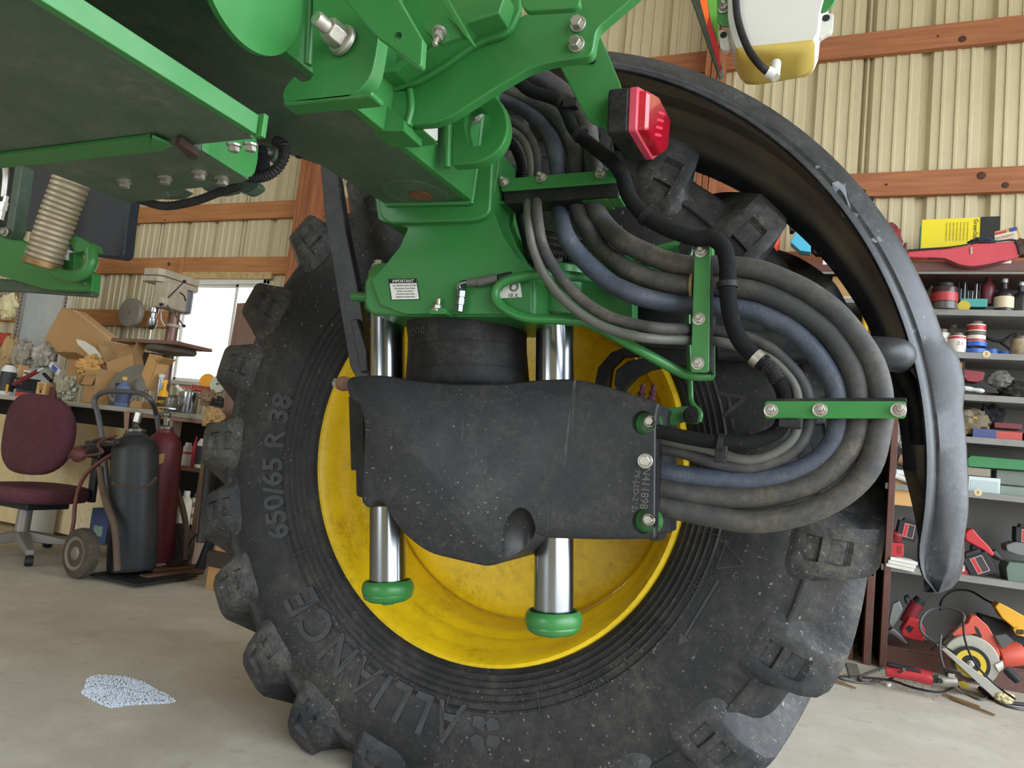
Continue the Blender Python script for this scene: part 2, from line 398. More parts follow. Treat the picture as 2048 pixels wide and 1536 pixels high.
M_hoseB = mat('braided blue grey hose', '#424a5a', .5, col2='#333a47', scale=60, amt=.8, bump=.4, bscale=220, dust='#8b8678', dscale=11, damt=.3)
M_hoseG = mat('grey hose', '#585955', .55, col2='#464745', scale=12, amt=.6, dust='#9a8f78', dscale=12, damt=.4)
M_sleeve = mat('woven sleeve', '#121315', .8, bump=.6, bscale=330, spec=.2, specks='#5a554b', sscale=160, samt=.5)
M_hblk = mat('black rubber part', '#141517', .6, spec=.3, dust='#6d675c', dscale=14, damt=.35)
M_stick = mat('white sticker', '#dcdcd6', .5)
M_ink = mat('black ink', '#15161a', .6)
M_grey = mat('sticker grey', '#b8b5a4', .5)
WC = np.array([-.747, 1.695, .8194])                  # wheel axis on the inner flange plane
S = thing('sprayer', 'green farm sprayer with a lugged tyre on a yellow rim, parked in the shed', 'sprayer', (WC[0], WC[1]+.31, 0))
def tp(a, s, r):
    p = WC+np.array([r*math.cos(a), s, r*math.sin(a)])
    if p[2] < .006: p[2] = .006
    return p
# ---- tyre
ctrl = [(.03, .492), (.002, .512), (-.028, .555), (-.052, .615), (-.064, .68), (-.066, .735), (-.059, .78), (-.0635, .793), (-.058, .804), (-.024, .838), (.016, .865), (.07, .878), (.19, .882), (.31, .884)]
prof = [np.array(p) for p in catmull([(a, b, 0) for a, b in ctrl], 10)]
prof = [p[:2] for p in prof]
dense = []
for i in range(len(prof)-1):
    a, b = prof[i], prof[i+1]; k = 6 if .53 < a[1] < .64 and a[0] < 0 else 1
    for j in range(k): dense.append(a+(b-a)*j/k)
dense.append(prof[-1])
D2 = []
for i, p in enumerate(dense):
    t = dense[min(i+1, len(dense)-1)]-dense[max(i-1, 0)]; n = np.array([-t[1], t[0]])/np.linalg.norm(t)
    if n[0] > 0 and p[1] < .8: n = -n
    h = 0.
    if p[0] < 0 and p[1] < .7:
        for rr, hh in ((.532, .0028), (.546, .0028), (.56, .0028), (.574, .0028), (.588, .0028), (.606, .004)):
            h += hh*math.exp(-((p[1]-rr)/.0022)**2)
    D2.append(p+n*h)
full = D2+[np.array([.62-p[0], p[1]]) for p in D2[::-1][1:]]
NA = 300
g = G()
g.loft([[tp(a, p[0], p[1]) for a in np.linspace(0, 2*PI, NA, endpoint=False)] for p in full], True, False)
TY = g.make('tyre', M_rub, S, smooth=50)
TY['label'] = 'black rubber tyre with worn diagonal lugs and moulded lettering'
# lugs: the shoulder block with its two pockets and the bar running across the tread
LA = {0: -178., 1: -164.2, 2: -149.2, 3: -133.9, 4: -119.0, 9: -41.5, 10: -24.9, 11: -7.8, 14: 42.3, 15: 59.4, 20: 135.5, 21: 152.3, 22: 165.9}
ks = sorted(LA)+[23]; la = [LA[k] for k in sorted(LA)]+[LA[0]+360]
vals = [la[i]-15.652*k for i, k in enumerate(ks)]
ANG = [15.652*i+float(np.interp(i, ks, [v if v > -300 else v for v in vals])) for i in range(23)]
def lug_mesh():
    st = [(-.062, .742, .054, 0), (-.0705, .762, .055, .0), (-.0755, .80, .055, .0), (-.0735, .845, .054, .004), (-.063, .885, .052, .012), (-.047, .912, .049, .022), (-.024, .926, .046, .036), (.03, .929, .042, .075), (.1, .931, .038, .13), (.2, .933, .036, .205), (.325, .934, .035, .29)]
    bs = [(-.058, .742), (-.055, .765), (-.053, .788), (-.044, .808), (-.030, .826), (-.014, .84), (.004, .852), (.05, .868), (.1, .874), (.2, .876), (.325, .878)]
    ts = []
    pk = [(.78, .808), (.826, .868)]
    fine = list(np.linspace(0, 10, 61))
    rs = np.array([q[1] for q in st])
    for lo, hi in pk:
        for r in (lo-.001, lo+.0015, hi-.0015, hi+.001): fine.append(float(np.interp(r, rs[:6], range(6))))
    fine = sorted(fine)
    cs = [-1, -.9, -.62, -.48, -.44, -.2, 0, .2, .44, .48, .62, .9, 1]
    rings = []
    for t in fine:
        s_, r_, w_, th = [float(np.interp(t, range(11), [q[k] for q in st])) for k in range(4)]
        row = []
        # base flanks
        nx = np.array([-.95, .25]) if r_ < .86 else (np.array([-.6, .8]) if s_ < -.035 else np.array([0., 1.]))
        b_ = np.array([float(np.interp(t, range(11), [q[k] for q in bs])) for k in range(2)])
        for c in [-1.45]+cs+[1.75]:
            if abs(c) > 1: q = b_
            else:
                q = np.array([s_, r_])
                e = abs(c)
                if e > .85: q = q-nx*.003*(e-.85)/.15
                if s_ < -.03 and e <= .45:
                    for lo, hi in pk:
                        if lo <= r_ <= hi: q = q-nx*.009
            a = th+c*w_/r_
            row.append((a, q[0], q[1]))
        rings.append(row)
    last = rings[-1]; rings.append([(a, s_+.02, .872) for (a, s_, r) in last])
    return rings
LR = lug_mesh()
def lug(a0, mirror, name='tread_lug'):
    g = G(); a0 = math.radians(a0)
    g.loft([[tp(a0+a, (.62-s) if mirror else s, r) for a, s, r in row] for row in LR], False, False)
    if mirror: g.f = [f[::-1] for f in g.f]
    return g.make(name, M_rubT, TY, smooth=35)
for a0 in ANG:
    lug(a0, False); lug(a0+7.8, True)
# moulded lettering
def tyre_text(txt, size, a_mid, r_mid, raise_=.0022, shear=0., spread=1., bold=0., space=1.):
    """text running clockwise, letter tops pointing outwards"""
    vs, fs = text_mesh(txt, size, .5, shear, bold, space); g = G(); P = []
    ps = np.array([q for q in dense if q[0] < 0.02 and q[1] < .84]); rs = ps[:, 1]; ss = ps[:, 0]
    for x, y, z in vs:
        r = r_mid+y; a = math.radians(a_mid)-x*spread/r_mid
        P.append(tp(a, float(np.interp(r, rs, ss))-(raise_ if z > 0 else -.002), r))
    g.add(P, fs); return g.make('moulded_lettering', M_let, TY)
tyre_text('ALLIANCE', .128, -112.6, .636, .005, spread=.9, shear=.14, bold=.002, space=1.16)
tyre_text('650/65 R 38', .082, -172.3, .632, .004, spread=1.02, bold=.002)
tyre_text('A-365', .085, 9.0, .632, .003, spread=1.15)
tyre_text('TUBELESS', .026, -55.2, .596, .0025, spread=.98)
tyre_text('MAY BE USED TUBE TYPE', .009, -55.0, .578, .0015)
tyre_text('SAFETY WARNING', .02, -21.0, .602, .0018)
tyre_text('DIRECTION OF ROTATION', .016, -26.5, .622, .0018)
tyre_text('SERIOUS INJURY MAY RESULT', .01, -31., .585, .0015)
def tyre_poly(pts, a_mid, r_mid, raise_=.003):
    g = G(); ps = np.array([q for q in dense if q[0] < 0.02 and q[1] < .84]); n = len(pts); P = []
    for lift in (-.002, raise_):
        for x, y in pts:
            r = r_mid+y; P.append(tp(math.radians(a_mid)-x/r_mid, float(np.interp(r, ps[:, 1], ps[:, 0]))-lift, r))
    g.add(P, [tuple(range(n-1, -1, -1)), tuple(range(n, 2*n))]+[(i, (i+1) % n, (i+1) % n+n, i+n) for i in range(n)])
    return g.make('moulded_mark', M_let, TY)
blk = [(-.022, .004), (-.004, .004), (.002, .012), (.018, .010), (.022, -.006), (.004, -.012), (-.004, -.008), (-.018, -.010)]
for k in range(4):
    a = PI/4+k*PI/2; c, s_ = math.cos(a), math.sin(a)
    tyre_poly([(.027*c+x, .027*s_+y) for x, y in ([(-.019, .012), (.012, .016), (.02, -.002), (.006, -.014), (-.012, -.008)] if k % 2 == 0 else [(-.02, .0), (-.008, .014), (.018, .008), (.014, -.014), (-.012, -.014)])], -80.9, .648)
tyre_poly([(-.085, -.003), (.06, -.003), (.06, -.012), (.085, 0), (.06, .012), (.06, .003), (-.085, .003)], -26.3, .638)
for pts in ([(-.03, -.02), (.03, -.02), (0, .03)],): 
    a_, b_, c_ = [np.array(q) for q in pts]
    for p, q in ((a_, b_), (b_, c_), (c_, a_)):
        d = (q-p)/np.linalg.norm(q-p)*.003; n = np.array([-d[1], d[0]])*.6
        tyre_poly([p-n, q-n, q+n, p+n], -14.1, .645, .002)
g = G()                                              # short radial ticks on the bead lines
for a in np.arange(-160, -5, 11.5):
    for r0, r1 in ((.57, .612),):
        P = []
        for r in (r0, r1):
            s_ = float(np.interp(r, [q[1] for q in dense if q[0] < .02 and q[1] < .8], [q[0] for q in dense if q[0] < .02 and q[1] < .8]))
            for da in (-.0016, .0016): P += [tp(math.radians(a)+da, s_-.0045, r), tp(math.radians(a)+da, s_+.002, r)]
        g.add(P, [(0, 2, 6, 4), (0, 4, 5, 1), (2, 3, 7, 6)])
setp(g.make('bead_ticks', M_rubT, TY), kind='stuff')
# ---- rim
def rim_lathe(pr, n=96): 
    g = G(); g.lathe(pr, WC, (0, 1, 0), n, False); return g
R_ = rim_lathe([(.500, .035), (.514, .012), (.519, -.002), (.515, -.014), (.506, -.016), (.499, -.006), (.494, .012), (.488, .03), (.486, .058), (.474, .072), (.471, .105), (.468, .118), (.456, .13), (.453, .16), (.453, .215), (.449, .235), (.446, .30), (.446, .5), (.5, .6), (.515, .63)]).make('wheel_rim', M_yel, S, smooth=40)
R_['label'] = 'yellow painted steel wheel rim with brown grime'
rim_lathe([(.4455, .262), (.438, .252), (.432, .249), (.4, .245), (.35, .243), (.25, .24), (.2, .236), (.18, .2), (.12, .195), (.0, .195)]).make('wheel_disc', M_yel, R_, smooth=40)
for k in range(10):
    a = k*2*PI/10; G().hexbolt(WC+np.array([.15*math.cos(a), .197, .15*math.sin(a)]), (0, -1, 0), .014, .022).make('wheel_nut', M_bolt, R_)
# ---- fender: moulded arch
def fender():
    near, far = (-.745, .862), (-.752, .846)
    sec = [(2.20, 1.020, 1), (2.19, 1.048, 1), (2.02, 1.075, 1), (1.86, 1.078, 1), (1.70, 1.062, 1), (1.672, 1.057, 1), (1.656, 1.052, 1), (1.646, 1.040, 1), (1.638, 1.033, 1), (1.618, 1.006, 1), (1.619, 1.0, 1), (1.613, .995, 1), (1.600, .987, 1), (1.597, .980, 1), (1.602, .977, 1), (1.612, .978, 1),
           (1.63, .986, 1), (1.66, 1.0, 1), (1.75, 1.02, 1), (1.79, 1.036, 1), (1.83, 1.03, 1), (1.9, 1.044, 1), (1.95, 1.058, 1), (2.0, 1.05, 1), (2.1, 1.052, 1), (2.17, 1.045, 1)]
    rings = []; A = list(np.linspace(-11.2, 125, 130))
    for a in A:
        t = math.radians(a); ring = []
        for (y, r, k) in sec:
            q = (y-1.6)/.6; cx = near[0]+(far[0]-near[0])*q; cz = near[1]+(far[1]-near[1])*q
            rr = r
            e = (a+11.2)
            if e < 5:                                 # rounded lower end
                mid = 1.03; rr = mid+(r-mid)*math.sqrt(max(.02, 1-((5-e)/5)**2))
            if r > 1.032 and y < 1.68 and e >= 5:
                rr += .006*min(1, max(0, (17-a)/2))*min(1, (e-5)/4) + (.011*min(1, (16.5-a)/1.4, (a-9.)/2.5) if 9 < a < 16.5 else 0)
            yt = 1.6+(y-1.6)*(1 if y < 1.62 else max(.2, min(1, (e+1.5)/16)))
            ring.append((cx+rr*math.cos(t), yt, cz+rr*math.sin(t)))
        rings.append(ring)
    g = G(); g.loft(rings, True, True); g.f = [f[::-1] for f in g.f]
    o = g.make('fender', M_fend, S, smooth=40); o['label'] = 'black moulded plastic fender curving over the tyre'
    return o
FE = fender()
Mst = mat('dried pale drips', '#6f7378', .7, col2='#4b4f55', scale=50)
for pts in ([(1664, 366), (1676, 362), (1690, 372), (1697, 392), (1702, 418), (1699, 420), (1690, 392), (1680, 378), (1670, 384), (1676, 404), (1690, 434), (1686, 434), (1670, 404)], [(1702, 424), (1712, 426), (1718, 428), (1714, 436), (1722, 458), (1726, 476), (1722, 470), (1712, 440), (1704, 434)], [(1630, 332), (1638, 330), (1640, 336), (1632, 338)], [(1740, 478), (1758, 472), (1766, 482), (1750, 486)]):
    P = []
    for a, b in pts:
        y = 1.63
        for _ in range(4):
            q = PY(a, b, y); r = math.hypot(q[0]+.745, q[2]-.862); y = 1.618+max(-.002, min(.03, r-1.006))*.74-.0012
        P.append(PY(a, b, y))
    G().ext(P, (0, .001, 0)).make('dried_drip', Mst, FE)
g = G(); g.tube([PY(1440, 690, 1.60), PY(1600, 694, 1.59), PY(1740, 706, 1.575), PY(1776, 708, 1.577), PY(1792, 710, 1.595), PY(1797, 712, 1.63), PY(1799, 714, 1.68)], [.034, .0345, .0345, .0345, .0345, .034, .034], 24, 6)
g.make('fender_support_tube', M_fend, S, smooth=60)
g = G(); g.tube([PY(1795, 735, 1.75), PY(1830, 800, 1.78), PY(1838, 880, 1.85)], .02, 10); g.make('fender_brace', M_hblk, S, smooth=60)
# ---- struts, foot rings, air bag
YS = 1.42
xl = (PY(741, 700, YS)[0]+PY(810, 700, YS)[0])/2; xr = (PY(1077, 700, YS)[0]+PY(1145, 700, YS)[0])/2
zt = PY(900, 625, YS)[2]; zf = PY(776, 1160, YS)[2]-.012
AX = {}
for x, tpx, fpx in ((xl, (775, 620), (776, 1172)), (xr, (1110, 626), (1107, 1233))):
    T_, F_ = PY(*tpx, YS), PY(*fpx, YS); ax = (T_-F_)/np.linalg.norm(T_-F_); AX[x] = ax; F_ = F_+ax*.01
    g = G().lathe([(.0405, 0), (.0405, np.linalg.norm(T_-F_)+.04)], F_-ax*.004, ax, 40)
    o = g.make('strut_tube', M_steel, S, smooth=40); o['label'] = 'bright chromed strut tube'
    g = G().lathe([(.041, -.012), (.0455, -.010), (.0475, .000), (.051, .003), (.0555, -.002), (.058, -.010), (.058, -.018), (.056, -.025), (.0548, -.0262), (.0555, -.029), (.052, -.036), (.042, -.042), (.028, -.045), (.014, -.0455), (.013, -.050)], F_, ax, 40)
    o = g.make('strut_foot_ring', M_green, S, smooth=35)
xb = (PY(812, 700, YS)[0]+PY(1055, 700, YS)[0])/2; rb = (PY(1055, 700, YS)[0]-PY(812, 700, YS)[0])/2*.915
zb = PY(930, 790, YS)[2]; hb = zt-zb-.002
pr = []
for t, k in [(0, .90), (.03, .955), (.08, .985), (.16, 1.0), (.24, .99), (.245, .985), (.255, .985), (.26, .99), (.40, .975), (.52, .965), (.525, .958), (.535, .958), (.54, .965), (.68, .962), (.80, .985), (.9, 1.0), (.905, .99), (.915, .99), (.92, 1.0), (.96, .98), (1.0, .93)]: pr.append((rb*k, hb*t))
AXB = AX[xl]*.5+AX[xr]*.5; AXB /= np.linalg.norm(AXB); AB = G().lathe(pr, PY(935, 790, YS), AXB, 64).make('air_bag', M_hblk, S, smooth=30); AB['label'] = 'black rubber air spring bag'
g = G(); bx_, by_, bz_ = frame_of(AXB)
for row, (t0, t1, k) in enumerate([(.03, .24, .978), (.27, .52, .982), (.55, .89, .966)]):
    for i in range(9):
        a = math.radians(i*40+(row % 2)*18); rad = bx_*math.cos(a)+by_*math.sin(a); tn = np.cross(bz_, rad)
        if rad[1] > .3: continue
        p = [PY(935, 790, YS)+bz_*hb*t+rad*(rb*np.interp(hb*t, [q[1] for q in pr], [q[0] for q in pr])+.0004) for t in np.linspace(t0, t1, 5)]
        g.loft([[q-tn*.0007-rad*.002, q-tn*.0007, q+tn*.0007, q+tn*.0007-rad*.002] for q in p])
g.make('mould_seams', mat('dusty seam', '#6f6b64', .8), AB)['kind'] = 'stuff'
g = G(); c_ = PY(935, 790, YS)
vs, fs = text_mesh('stone', .034, .0, 0., .0)
a0 = math.atan2(np.dot(PY(868, 668, YS)-np.array([0, rb, 0])-c_, by_), np.dot(PY(868, 668, YS)-np.array([0, rb, 0])-c_, bx_))
g.add([c_+bz_*(hb*.70+v[1])+(bx_*math.cos(a0+v[0]/rb)+by_*math.sin(a0+v[0]/rb))*(rb*.977+.0012) for v in vs], fs); g.make('moulded_lettering', mat('faint lettering', '#3a3a3c', .6), AB)
# ---- cast crosshead carried on the struts
gc = G()
gc.ext(poly([(757, 440), (735, 300), (1000, 300), (985, 420), (1003, 468), (1032, 512), (1062, 535), (1062, 628), (810, 628), (760, 610), (742, 560), (770, 530), (800, 492), (816, 455)], 1.268, .006), (0, .25, 0))
gc.make('cast_neck', M_green, S, smooth=35, bev=.012, seg=3)
g = G().lathe([(.04, -.004), (.062, 0), (.066, .01), (.066, .09), (.06, .104), (.03, .108)], (xl, YS, zt-.005), (0, 0, 1), 36)
g.make('strut_boss', M_green, S, smooth=35)
g = G().lathe([(.04, -.004), (.062, 0), (.066, .01), (.066, .10), (.06, .104), (.03, .108)], (xr, YS, zt-.005), (0, 0, 1), 36)
g.make('strut_boss', M_green, S, smooth=35)
p0 = PY(728, 628, 1.36); p1 = PY(1070, 636, 1.36)
g = G(); g.ext(poly([(728, 560), (740, 548), (770, 545), (1070, 556), (1070, 634), (806, 632), (740, 628), (728, 612)], 1.275, .01), (0, .217, 0)); g.make('crosshead', M_green, S, smooth=35, bev=.012, seg=3)
g = G(); g.ext(poly([(1055, 548), (1150, 545), (1266, 560), (1266, 664), (1200, 660), (1150, 640), (1055, 634)], 1.385, .008), (0, .05, 0)); g.make('steering_arm_plate', M_green, S, bev=.004)
g = G(); g.tube([PY(738, 595, 1.38), PY(706, 593, 1.38)], .0115, 16, smooth=False); g.make('locating_pin', M_green, S, smooth=50, bev=.002)
g = G().hexbolt(PY(757, 534, YS), (0, 0, 1), .012, .016); g.make('grease_cap', M_bolt, S)
# right-hand lit cheek of the casting
g = G(); g.ext([PY(1003, 345, 1.38), PY(1012, 400, 1.38), PY(1035, 470, 1.38), PY(1068, 520, 1.38), PY(1058, 532, 1.38), PY(1022, 490, 1.38), PY(1000, 430, 1.38), PY(990, 350, 1.38)], (0, .12, 0)); g.make('cast_cheek', M_green, S, bev=.004)
# ---- axle beam and flange plate
zB = PY(944, 403, 1.25)[2]
bp = [(-.642, 1.25), (-.845, 1.25), (-.862, 1.04), (-.905, .975), (-.955, .935), (-1.06, .88), (-1.35, .80), (-1.5, .7), (-1.5, -.25), (-.70, -.25)]
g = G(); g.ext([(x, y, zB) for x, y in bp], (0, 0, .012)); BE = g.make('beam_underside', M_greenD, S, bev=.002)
g = G(); g.ext([(-.639, 1.25, zB-.001), (-.639, 1.25, zB+.29), (-.697, -.25, zB+.29), (-.697, -.25, zB-.001)], (-.016, 0, 0)); g.make('beam_side', M_green, S, bev=.002)
g = G(); g.ext([(-.845, 1.25, zB+.01), (-.845, 1.25, zB+.27), (-.862, 1.04, zB+.27), (-.862, 1.04, zB+.01)], (.014, 0, 0)); g.make('beam_side', M_green, S)
FP = G().ext(poly([(992, 140), (986, 300), (980, 428), (950, 441), (775, 446), (757, 428), (757, 300), (757, 140)], 1.25, [0, 0, .045, .04, .05, .05, 0, 0]), (0, .028, 0)).make('flange_plate', M_green, S, smooth=35, bev=.004)
g = G(); g.tube([PY(942, 408, 1.245), (-.640, 1.246, zB+.05), (-.640, 1.246, zB+.27)], .006, 8, smooth=False); g.tube([PY(942, 405, 1.245), PY(772, 408, 1.245)], .006, 8, smooth=False)
g.make('weld_bead', M_green, S, smooth=60)
c = PZ(832, 386, zB-.0005)
g = G().lathe([(.07, 0), (.062, -.002), (.058, .0), (.05, .006), (.0, .006)], c, (0, 0, 1), 32); g.make('access_recess', M_greenD, S, smooth=30)
g = G().lathe([(.024, -.002), (.024, 0), (.001, 0)], c+np.array([.005, .012, -.0005]), (0, 0, 1), 20); g.make('rusty_plug', mat('rusty metal', '#7a4a34', .8, col2='#5b3a2c', scale=30), S)
# ring lug with slotted hole, its bolt, and the warning label on the beam side
LG = G().ext(poly([(905, 200), (945, 185), (985, 183), (1010, 215), (1017, 262), (1000, 300), (960, 326), (902, 330)], 1.09, [0, .05, .06, .06, .06, .06, .06, 0]), (0, .026, 0)).make('lug_plate', M_green, S, bev=.003)
cut(LG, [G().ext(poly([(935, 290), (925, 250), (930, 222), (948, 210), (968, 214), (980, 240), (975, 272), (955, 292)], 1.085, .03), (0, .2, 0))])
g = G().hexbolt(PY(946, 228, 1.2), (.25, -1, -.1), .016, .02); g.make('hex_bolt', M_bolt, S)
g = G(); g.tube([PY(896, 232, 1.088), PY(894, 335, 1.088)], .007, 8, smooth=False); g.make('weld_bead', M_green, S, smooth=60)
q = [PX(a, b, -.6405) for a, b in ((838, 252), (875, 247), (875, 280), (872, 282))]
G().ext(q, (.0006, 0, 0)).make('warning_label', M_stick, S)
# ---- saddle plate hung on the beam with the big nut
YP = .715
SP = G().ext(poly([(625, -60), (775, -60), (762, 40), (752, 110), (742, 155), (715, 186), (690, 198), (566, 206), (563, 182), (588, 150), (595, 163), (618, 161), (626, 148), (624, 132)], YP, [0, 0, .05, .05, .05, .03, .01, .006, .01, .005, .006, .006, .006, 0]), (0, .024, 0)).make('saddle_plate', M_green, S, smooth=35, bev=.003)
n0 = PY(688, 84, YP)
NX = (-.22, -1, .12)
g = G().lathe([(.0215, 0), (.0215, .006), (.0185, .009)], n0, NX, 28); g.lathe([(.0165, .008), (.0165, .026), (.0145, .03)], n0, NX, 6); g.lathe([(.0098, .024), (.0098, .046), (.0085, .049)], n0, NX, 20)
g.make('large_nut', M_bolt, S, smooth=30, bev=.001)
g = G(); g.ext([PY(563, 200, YP-.0), PY(745, 180, YP), PY(742, 192, YP), PY(565, 210, YP)], (0, .03, 0)); g.make('saddle_foot', M_green, S, bev=.003)
g = G(); g.tube([PX(613, 130, -.66), PX(618, 40, -.66), PX(624, -60, -.66)], .008, 8); g.make('weld_bead', M_green, S, smooth=60)
g = G(); a = PX(500, -40, -.662); g.lathe([(np.linalg.norm(PX(592, 0, -.662)-a), 0), (np.linalg.norm(PX(592, 0, -.662)-a), .008)], a, (1, 0, 0), 48); g.make('side_boss', M_green, S, smooth=40)
# lower shims between saddle and arm
g = G(); g.ext(poly([(665, 190), (745, 188), (808, 240), (808, 262), (740, 262), (735, 235)], .93, .004), (0, .06, 0)); g.make('packing_plate', M_green, S, bev=.003)
g = G(); g.ext(poly([(676, 246), (740, 252), (740, 246), (812, 238), (850, 262), (805, 268), (680, 281), (674, 270)], .965, .004), (0, .05, 0)); g.make('packing_plate', M_green, S, bev=.003)
# ---- bracket arm reaching to the lamp
YA = .95
g = G(); g.ext(poly([(735, 190), (820, 176), (880, 140), (960, 88), (1020, 72), (1033, 35), (1075, 20), (1140, -20), (1330, -60), (1255, 5), (1193, 58), (1184, 112), (1110, 122), (1062, 134), (968, 190), (905, 232), (870, 246), (812, 250)], YA, [.01, .03, .03, .04, .03, .02, .01, 0, 0, .02, .01, .012, .03, .03, .03, .03, .02, .01]), (0, .02, 0))
g.make('bracket_arm', M_green, S, smooth=35, bev=.003)
g = G(); g.ext(poly([(755, 188), (820, 172), (880, 138), (955, 84), (1018, 68), (1040, 20), (1040, -60), (765, -60), (760, 60), (752, 120)], YA-.012, [.01, .03, .03, .04, .03, 0, 0, 0, 0, 0]), (0, .012, 0)); g.make('bracket_web', M_green, S, bev=.003)
g = G(); g.ext([PY(757, 186, YA), PY(820, 174, YA), PY(885, 136, YA), PY(960, 84, YA), PY(1022, 66, YA), PY(1034, 30, YA), PY(1034, 22, YA), PY(1016, 60, YA), PY(956, 76, YA), PY(880, 126, YA), PY(816, 164, YA), PY(757, 176, YA)], (0, -.05, 0)); g.make('bracket_flange', M_green, S, bev=.002)
g = G(); g.ext(poly([(745, 188), (822, 180), (820, 250), (800, 246)], YA-.008, .004), (0, .01, 0)); g.make('gusset_plate', M_green, S, bev=.002)
g = G(); g.tube([PY(820, 180, YA-.006), PY(823, 215, YA-.006), PY(815, 250, YA-.006)], .006, 8); g.make('weld_bead', M_green, S, smooth=60)
for a in ((1157, 50), (1154, 90)):
    G().hexbolt(PY(*a, YA), (-.05, -1, -.05), .0095, .015).make('hex_bolt', M_bolt, S, bev=.0008)
g = G(); g.ext(poly([(680, -10), (770, -50), (845, 80), (842, 128), (836, 134), (752, 72)], .672, [0, 0, 0, .01, .01, 0]), (0, .012, 0)); TB = g.make('hanging_tab', M_green, S, bev=.0025)
cut(TB, [G().lathe([(.006, -.1), (.006, .1)], PY(795, 73, .672), (0, 1, 0), 14)])
g = G(); g.ext(poly([(845, 42), (895, 33), (932, 70), (880, 88), (846, 58)], .86, .005), (0, .01, 0)); g.ext(poly([(866, -20), (884, -20), (936, 70), (930, 74)], .855, .003), (0, .03, 0)); g.make('stud_bracket', M_green, S, bev=.002)
G().stud(PY(882, 66, .86)+np.array([0, -.004, 0]), (-.02, -.35, -1), .0085, .014).make('flange_nut', M_bolt, S)
g = G(); g.ext(poly([(1040, -30), (1155, -30), (1160, 8), (1148, 16), (1052, 22), (1042, 10)], .86, .006), (0, .012, 0)); g.make('end_bracket', M_green, S, bev=.003)
# ---- lamp
YL = 1.12
g = G(); g.ext(poly([(1112, 118), (1120, 80), (1200, 70), (1240, 165), (1246, 190), (1238, 272), (1208, 255), (1182, 245), (1170, 232)], YL, [0, 0, 0, .02, .01, .01, .02, .02, .01]), (0, .008, 0)); g.make('lamp_bracket', M_green, S, bev=.002)
G().lathe([(.006, 0), (.006, .006), (.0035, .01)], PY(1185, 122, YL), (0, -1, 0), 12).make('push_rivet', M_hblk, S)
lx = PY(1290, 240, YL+.03)[0]
lp = [PX(a, b, lx) for a, b in ((1276, 172), (1299, 186), (1328, 240), (1322, 306), (1306, 320), (1272, 262))]
lp = rounded(lp, .008)
LH = G().ext([p-np.array([.014, 0, 0]) for p in lp], (-.036, 0, 0)).make('lamp_housing', M_hblk, S, smooth=35, bev=.004)
G().ext(lp, (-.014, 0, 0)).make('lamp_rim', mat('pink clear rim', '#c7475c', .25), S, bev=.002)
cpt = sum(lp)/len(lp)
M_lens = mat('red lens', '#b3122a', .12, col2='#7d0c1e', scale=70, amt=.6, coat=.5)
g = G(); g.loft([[cpt+(p-cpt)*k+np.array([h, 0, 0]) for p in lp] for k, h in ((.9, 0), (.88, .011), (.82, .016))]); g.make('lamp_lens', M_lens, S, smooth=30)
g = G()
for i in range(5):
    for j in range(4):
        u = (i-2)/2.9; v_ = (j-1.5)/2.9; g.lathe([(.0035, 0), (.002, .002)], cpt+np.array([.0155, u*.028+v_*.012, v_*.045+u*.012]), (1, 0, 0), 6)
setp(g.make('lens_dimples', mat('red reflector dots', '#e2314a', .2), S), kind='stuff')
# ---- orange and red triangle sign seen nearly edge-on
xs_ = PY(1410, 60, 1.3)[0]
def PXs(a, b): return PX(a, b, xs_)
g = G(); g.ext([PY(1374, -30, 1.3), PY(1392, -30, 1.3), PY(1446, 138, 1.3), PY(1436, 146, 1.3)], (0, .03, 0)); g.make('sign_backing', M_greenD, S, bev=.002)
g = G(); g.ext([PY(1392, -30, 1.29), PY(1410, -30, 1.29), PY(1418, 35, 1.29), PY(1414, 54, 1.29)], (0, .004, 0)); g.make('sign_orange_field', mat('fluorescent orange', '#ff6a1e', .5), S)
g = G(); g.ext([PY(1418, 33, 1.289), PY(1438, 96, 1.289), PY(1442, 148, 1.289), PY(1413, 54, 1.289)], (0, .004, 0)); g.make('sign_red_border', mat('sign red', '#d0242f', .4), S)
g = G(); g.ext(poly([(1408, -30), (1438, -30), (1436, 90), (1430, 80)], 1.295), (0, .004, 0)); g.make('sign_bracket', mat('lime green enamel', '#5da33a', .4), S)
# ---- white fluid tank
YT = 1.2
M_tank = mat('milky plastic', '#cfcec8', .35, col2='#c2c0b6', scale=4, amt=.4)
M_fluid = mat('yellow fluid in tank', '#cdb65e', .3, col2='#b59a45', scale=9, amt=.6)
def tank_out(y0, y1):
    """front outline between two image heights on the tank's face"""
    L_ = [(1452, -40), (1454, 48), (1460, 78), (1464, 92), (1470, 106), (1484, 120), (1508, 126)]
    R2 = [(1664, -40), (1642, 40), (1640, 62), (1638, 76), (1630, 90), (1614, 102), (1594, 108)]
    yl = [b for a, b in L_]; xl_ = [a for a, b in L_]; yr = [b for a, b in R2]; xr_ = [a for a, b in R2]
    return L_, R2
L_, R2 = tank_out(0, 0)
g = G(); rows = []
for i in range(7):
    a = PY(*L_[i], YT); b = PY(*R2[i], YT); k = [1, 1, 1, .98, .93, .85, .7][i]; c_ = (a+b)/2
    ring = []
    for sx, sy in ((-1, 0), (-.95, -.02), (.95, -.02), (1, 0), (1, .07), (.95, .09), (-.95, .09), (-1, .07)):
        ring.append(np.array([c_[0]+(b-a)[0]/2*sx, YT+.035+(sy-.035)*k, c_[2]+(b-a)[2]/2*sx]))
    rows.append(ring)
TK = G().loft(rows[:5]).make('fluid_tank', M_tank, S, smooth=50); TK['label'] = 'milky white plastic tank with yellow fluid at the bottom'
G().loft(rows[4:]).make('tank_fluid', M_fluid, TK, smooth=50)
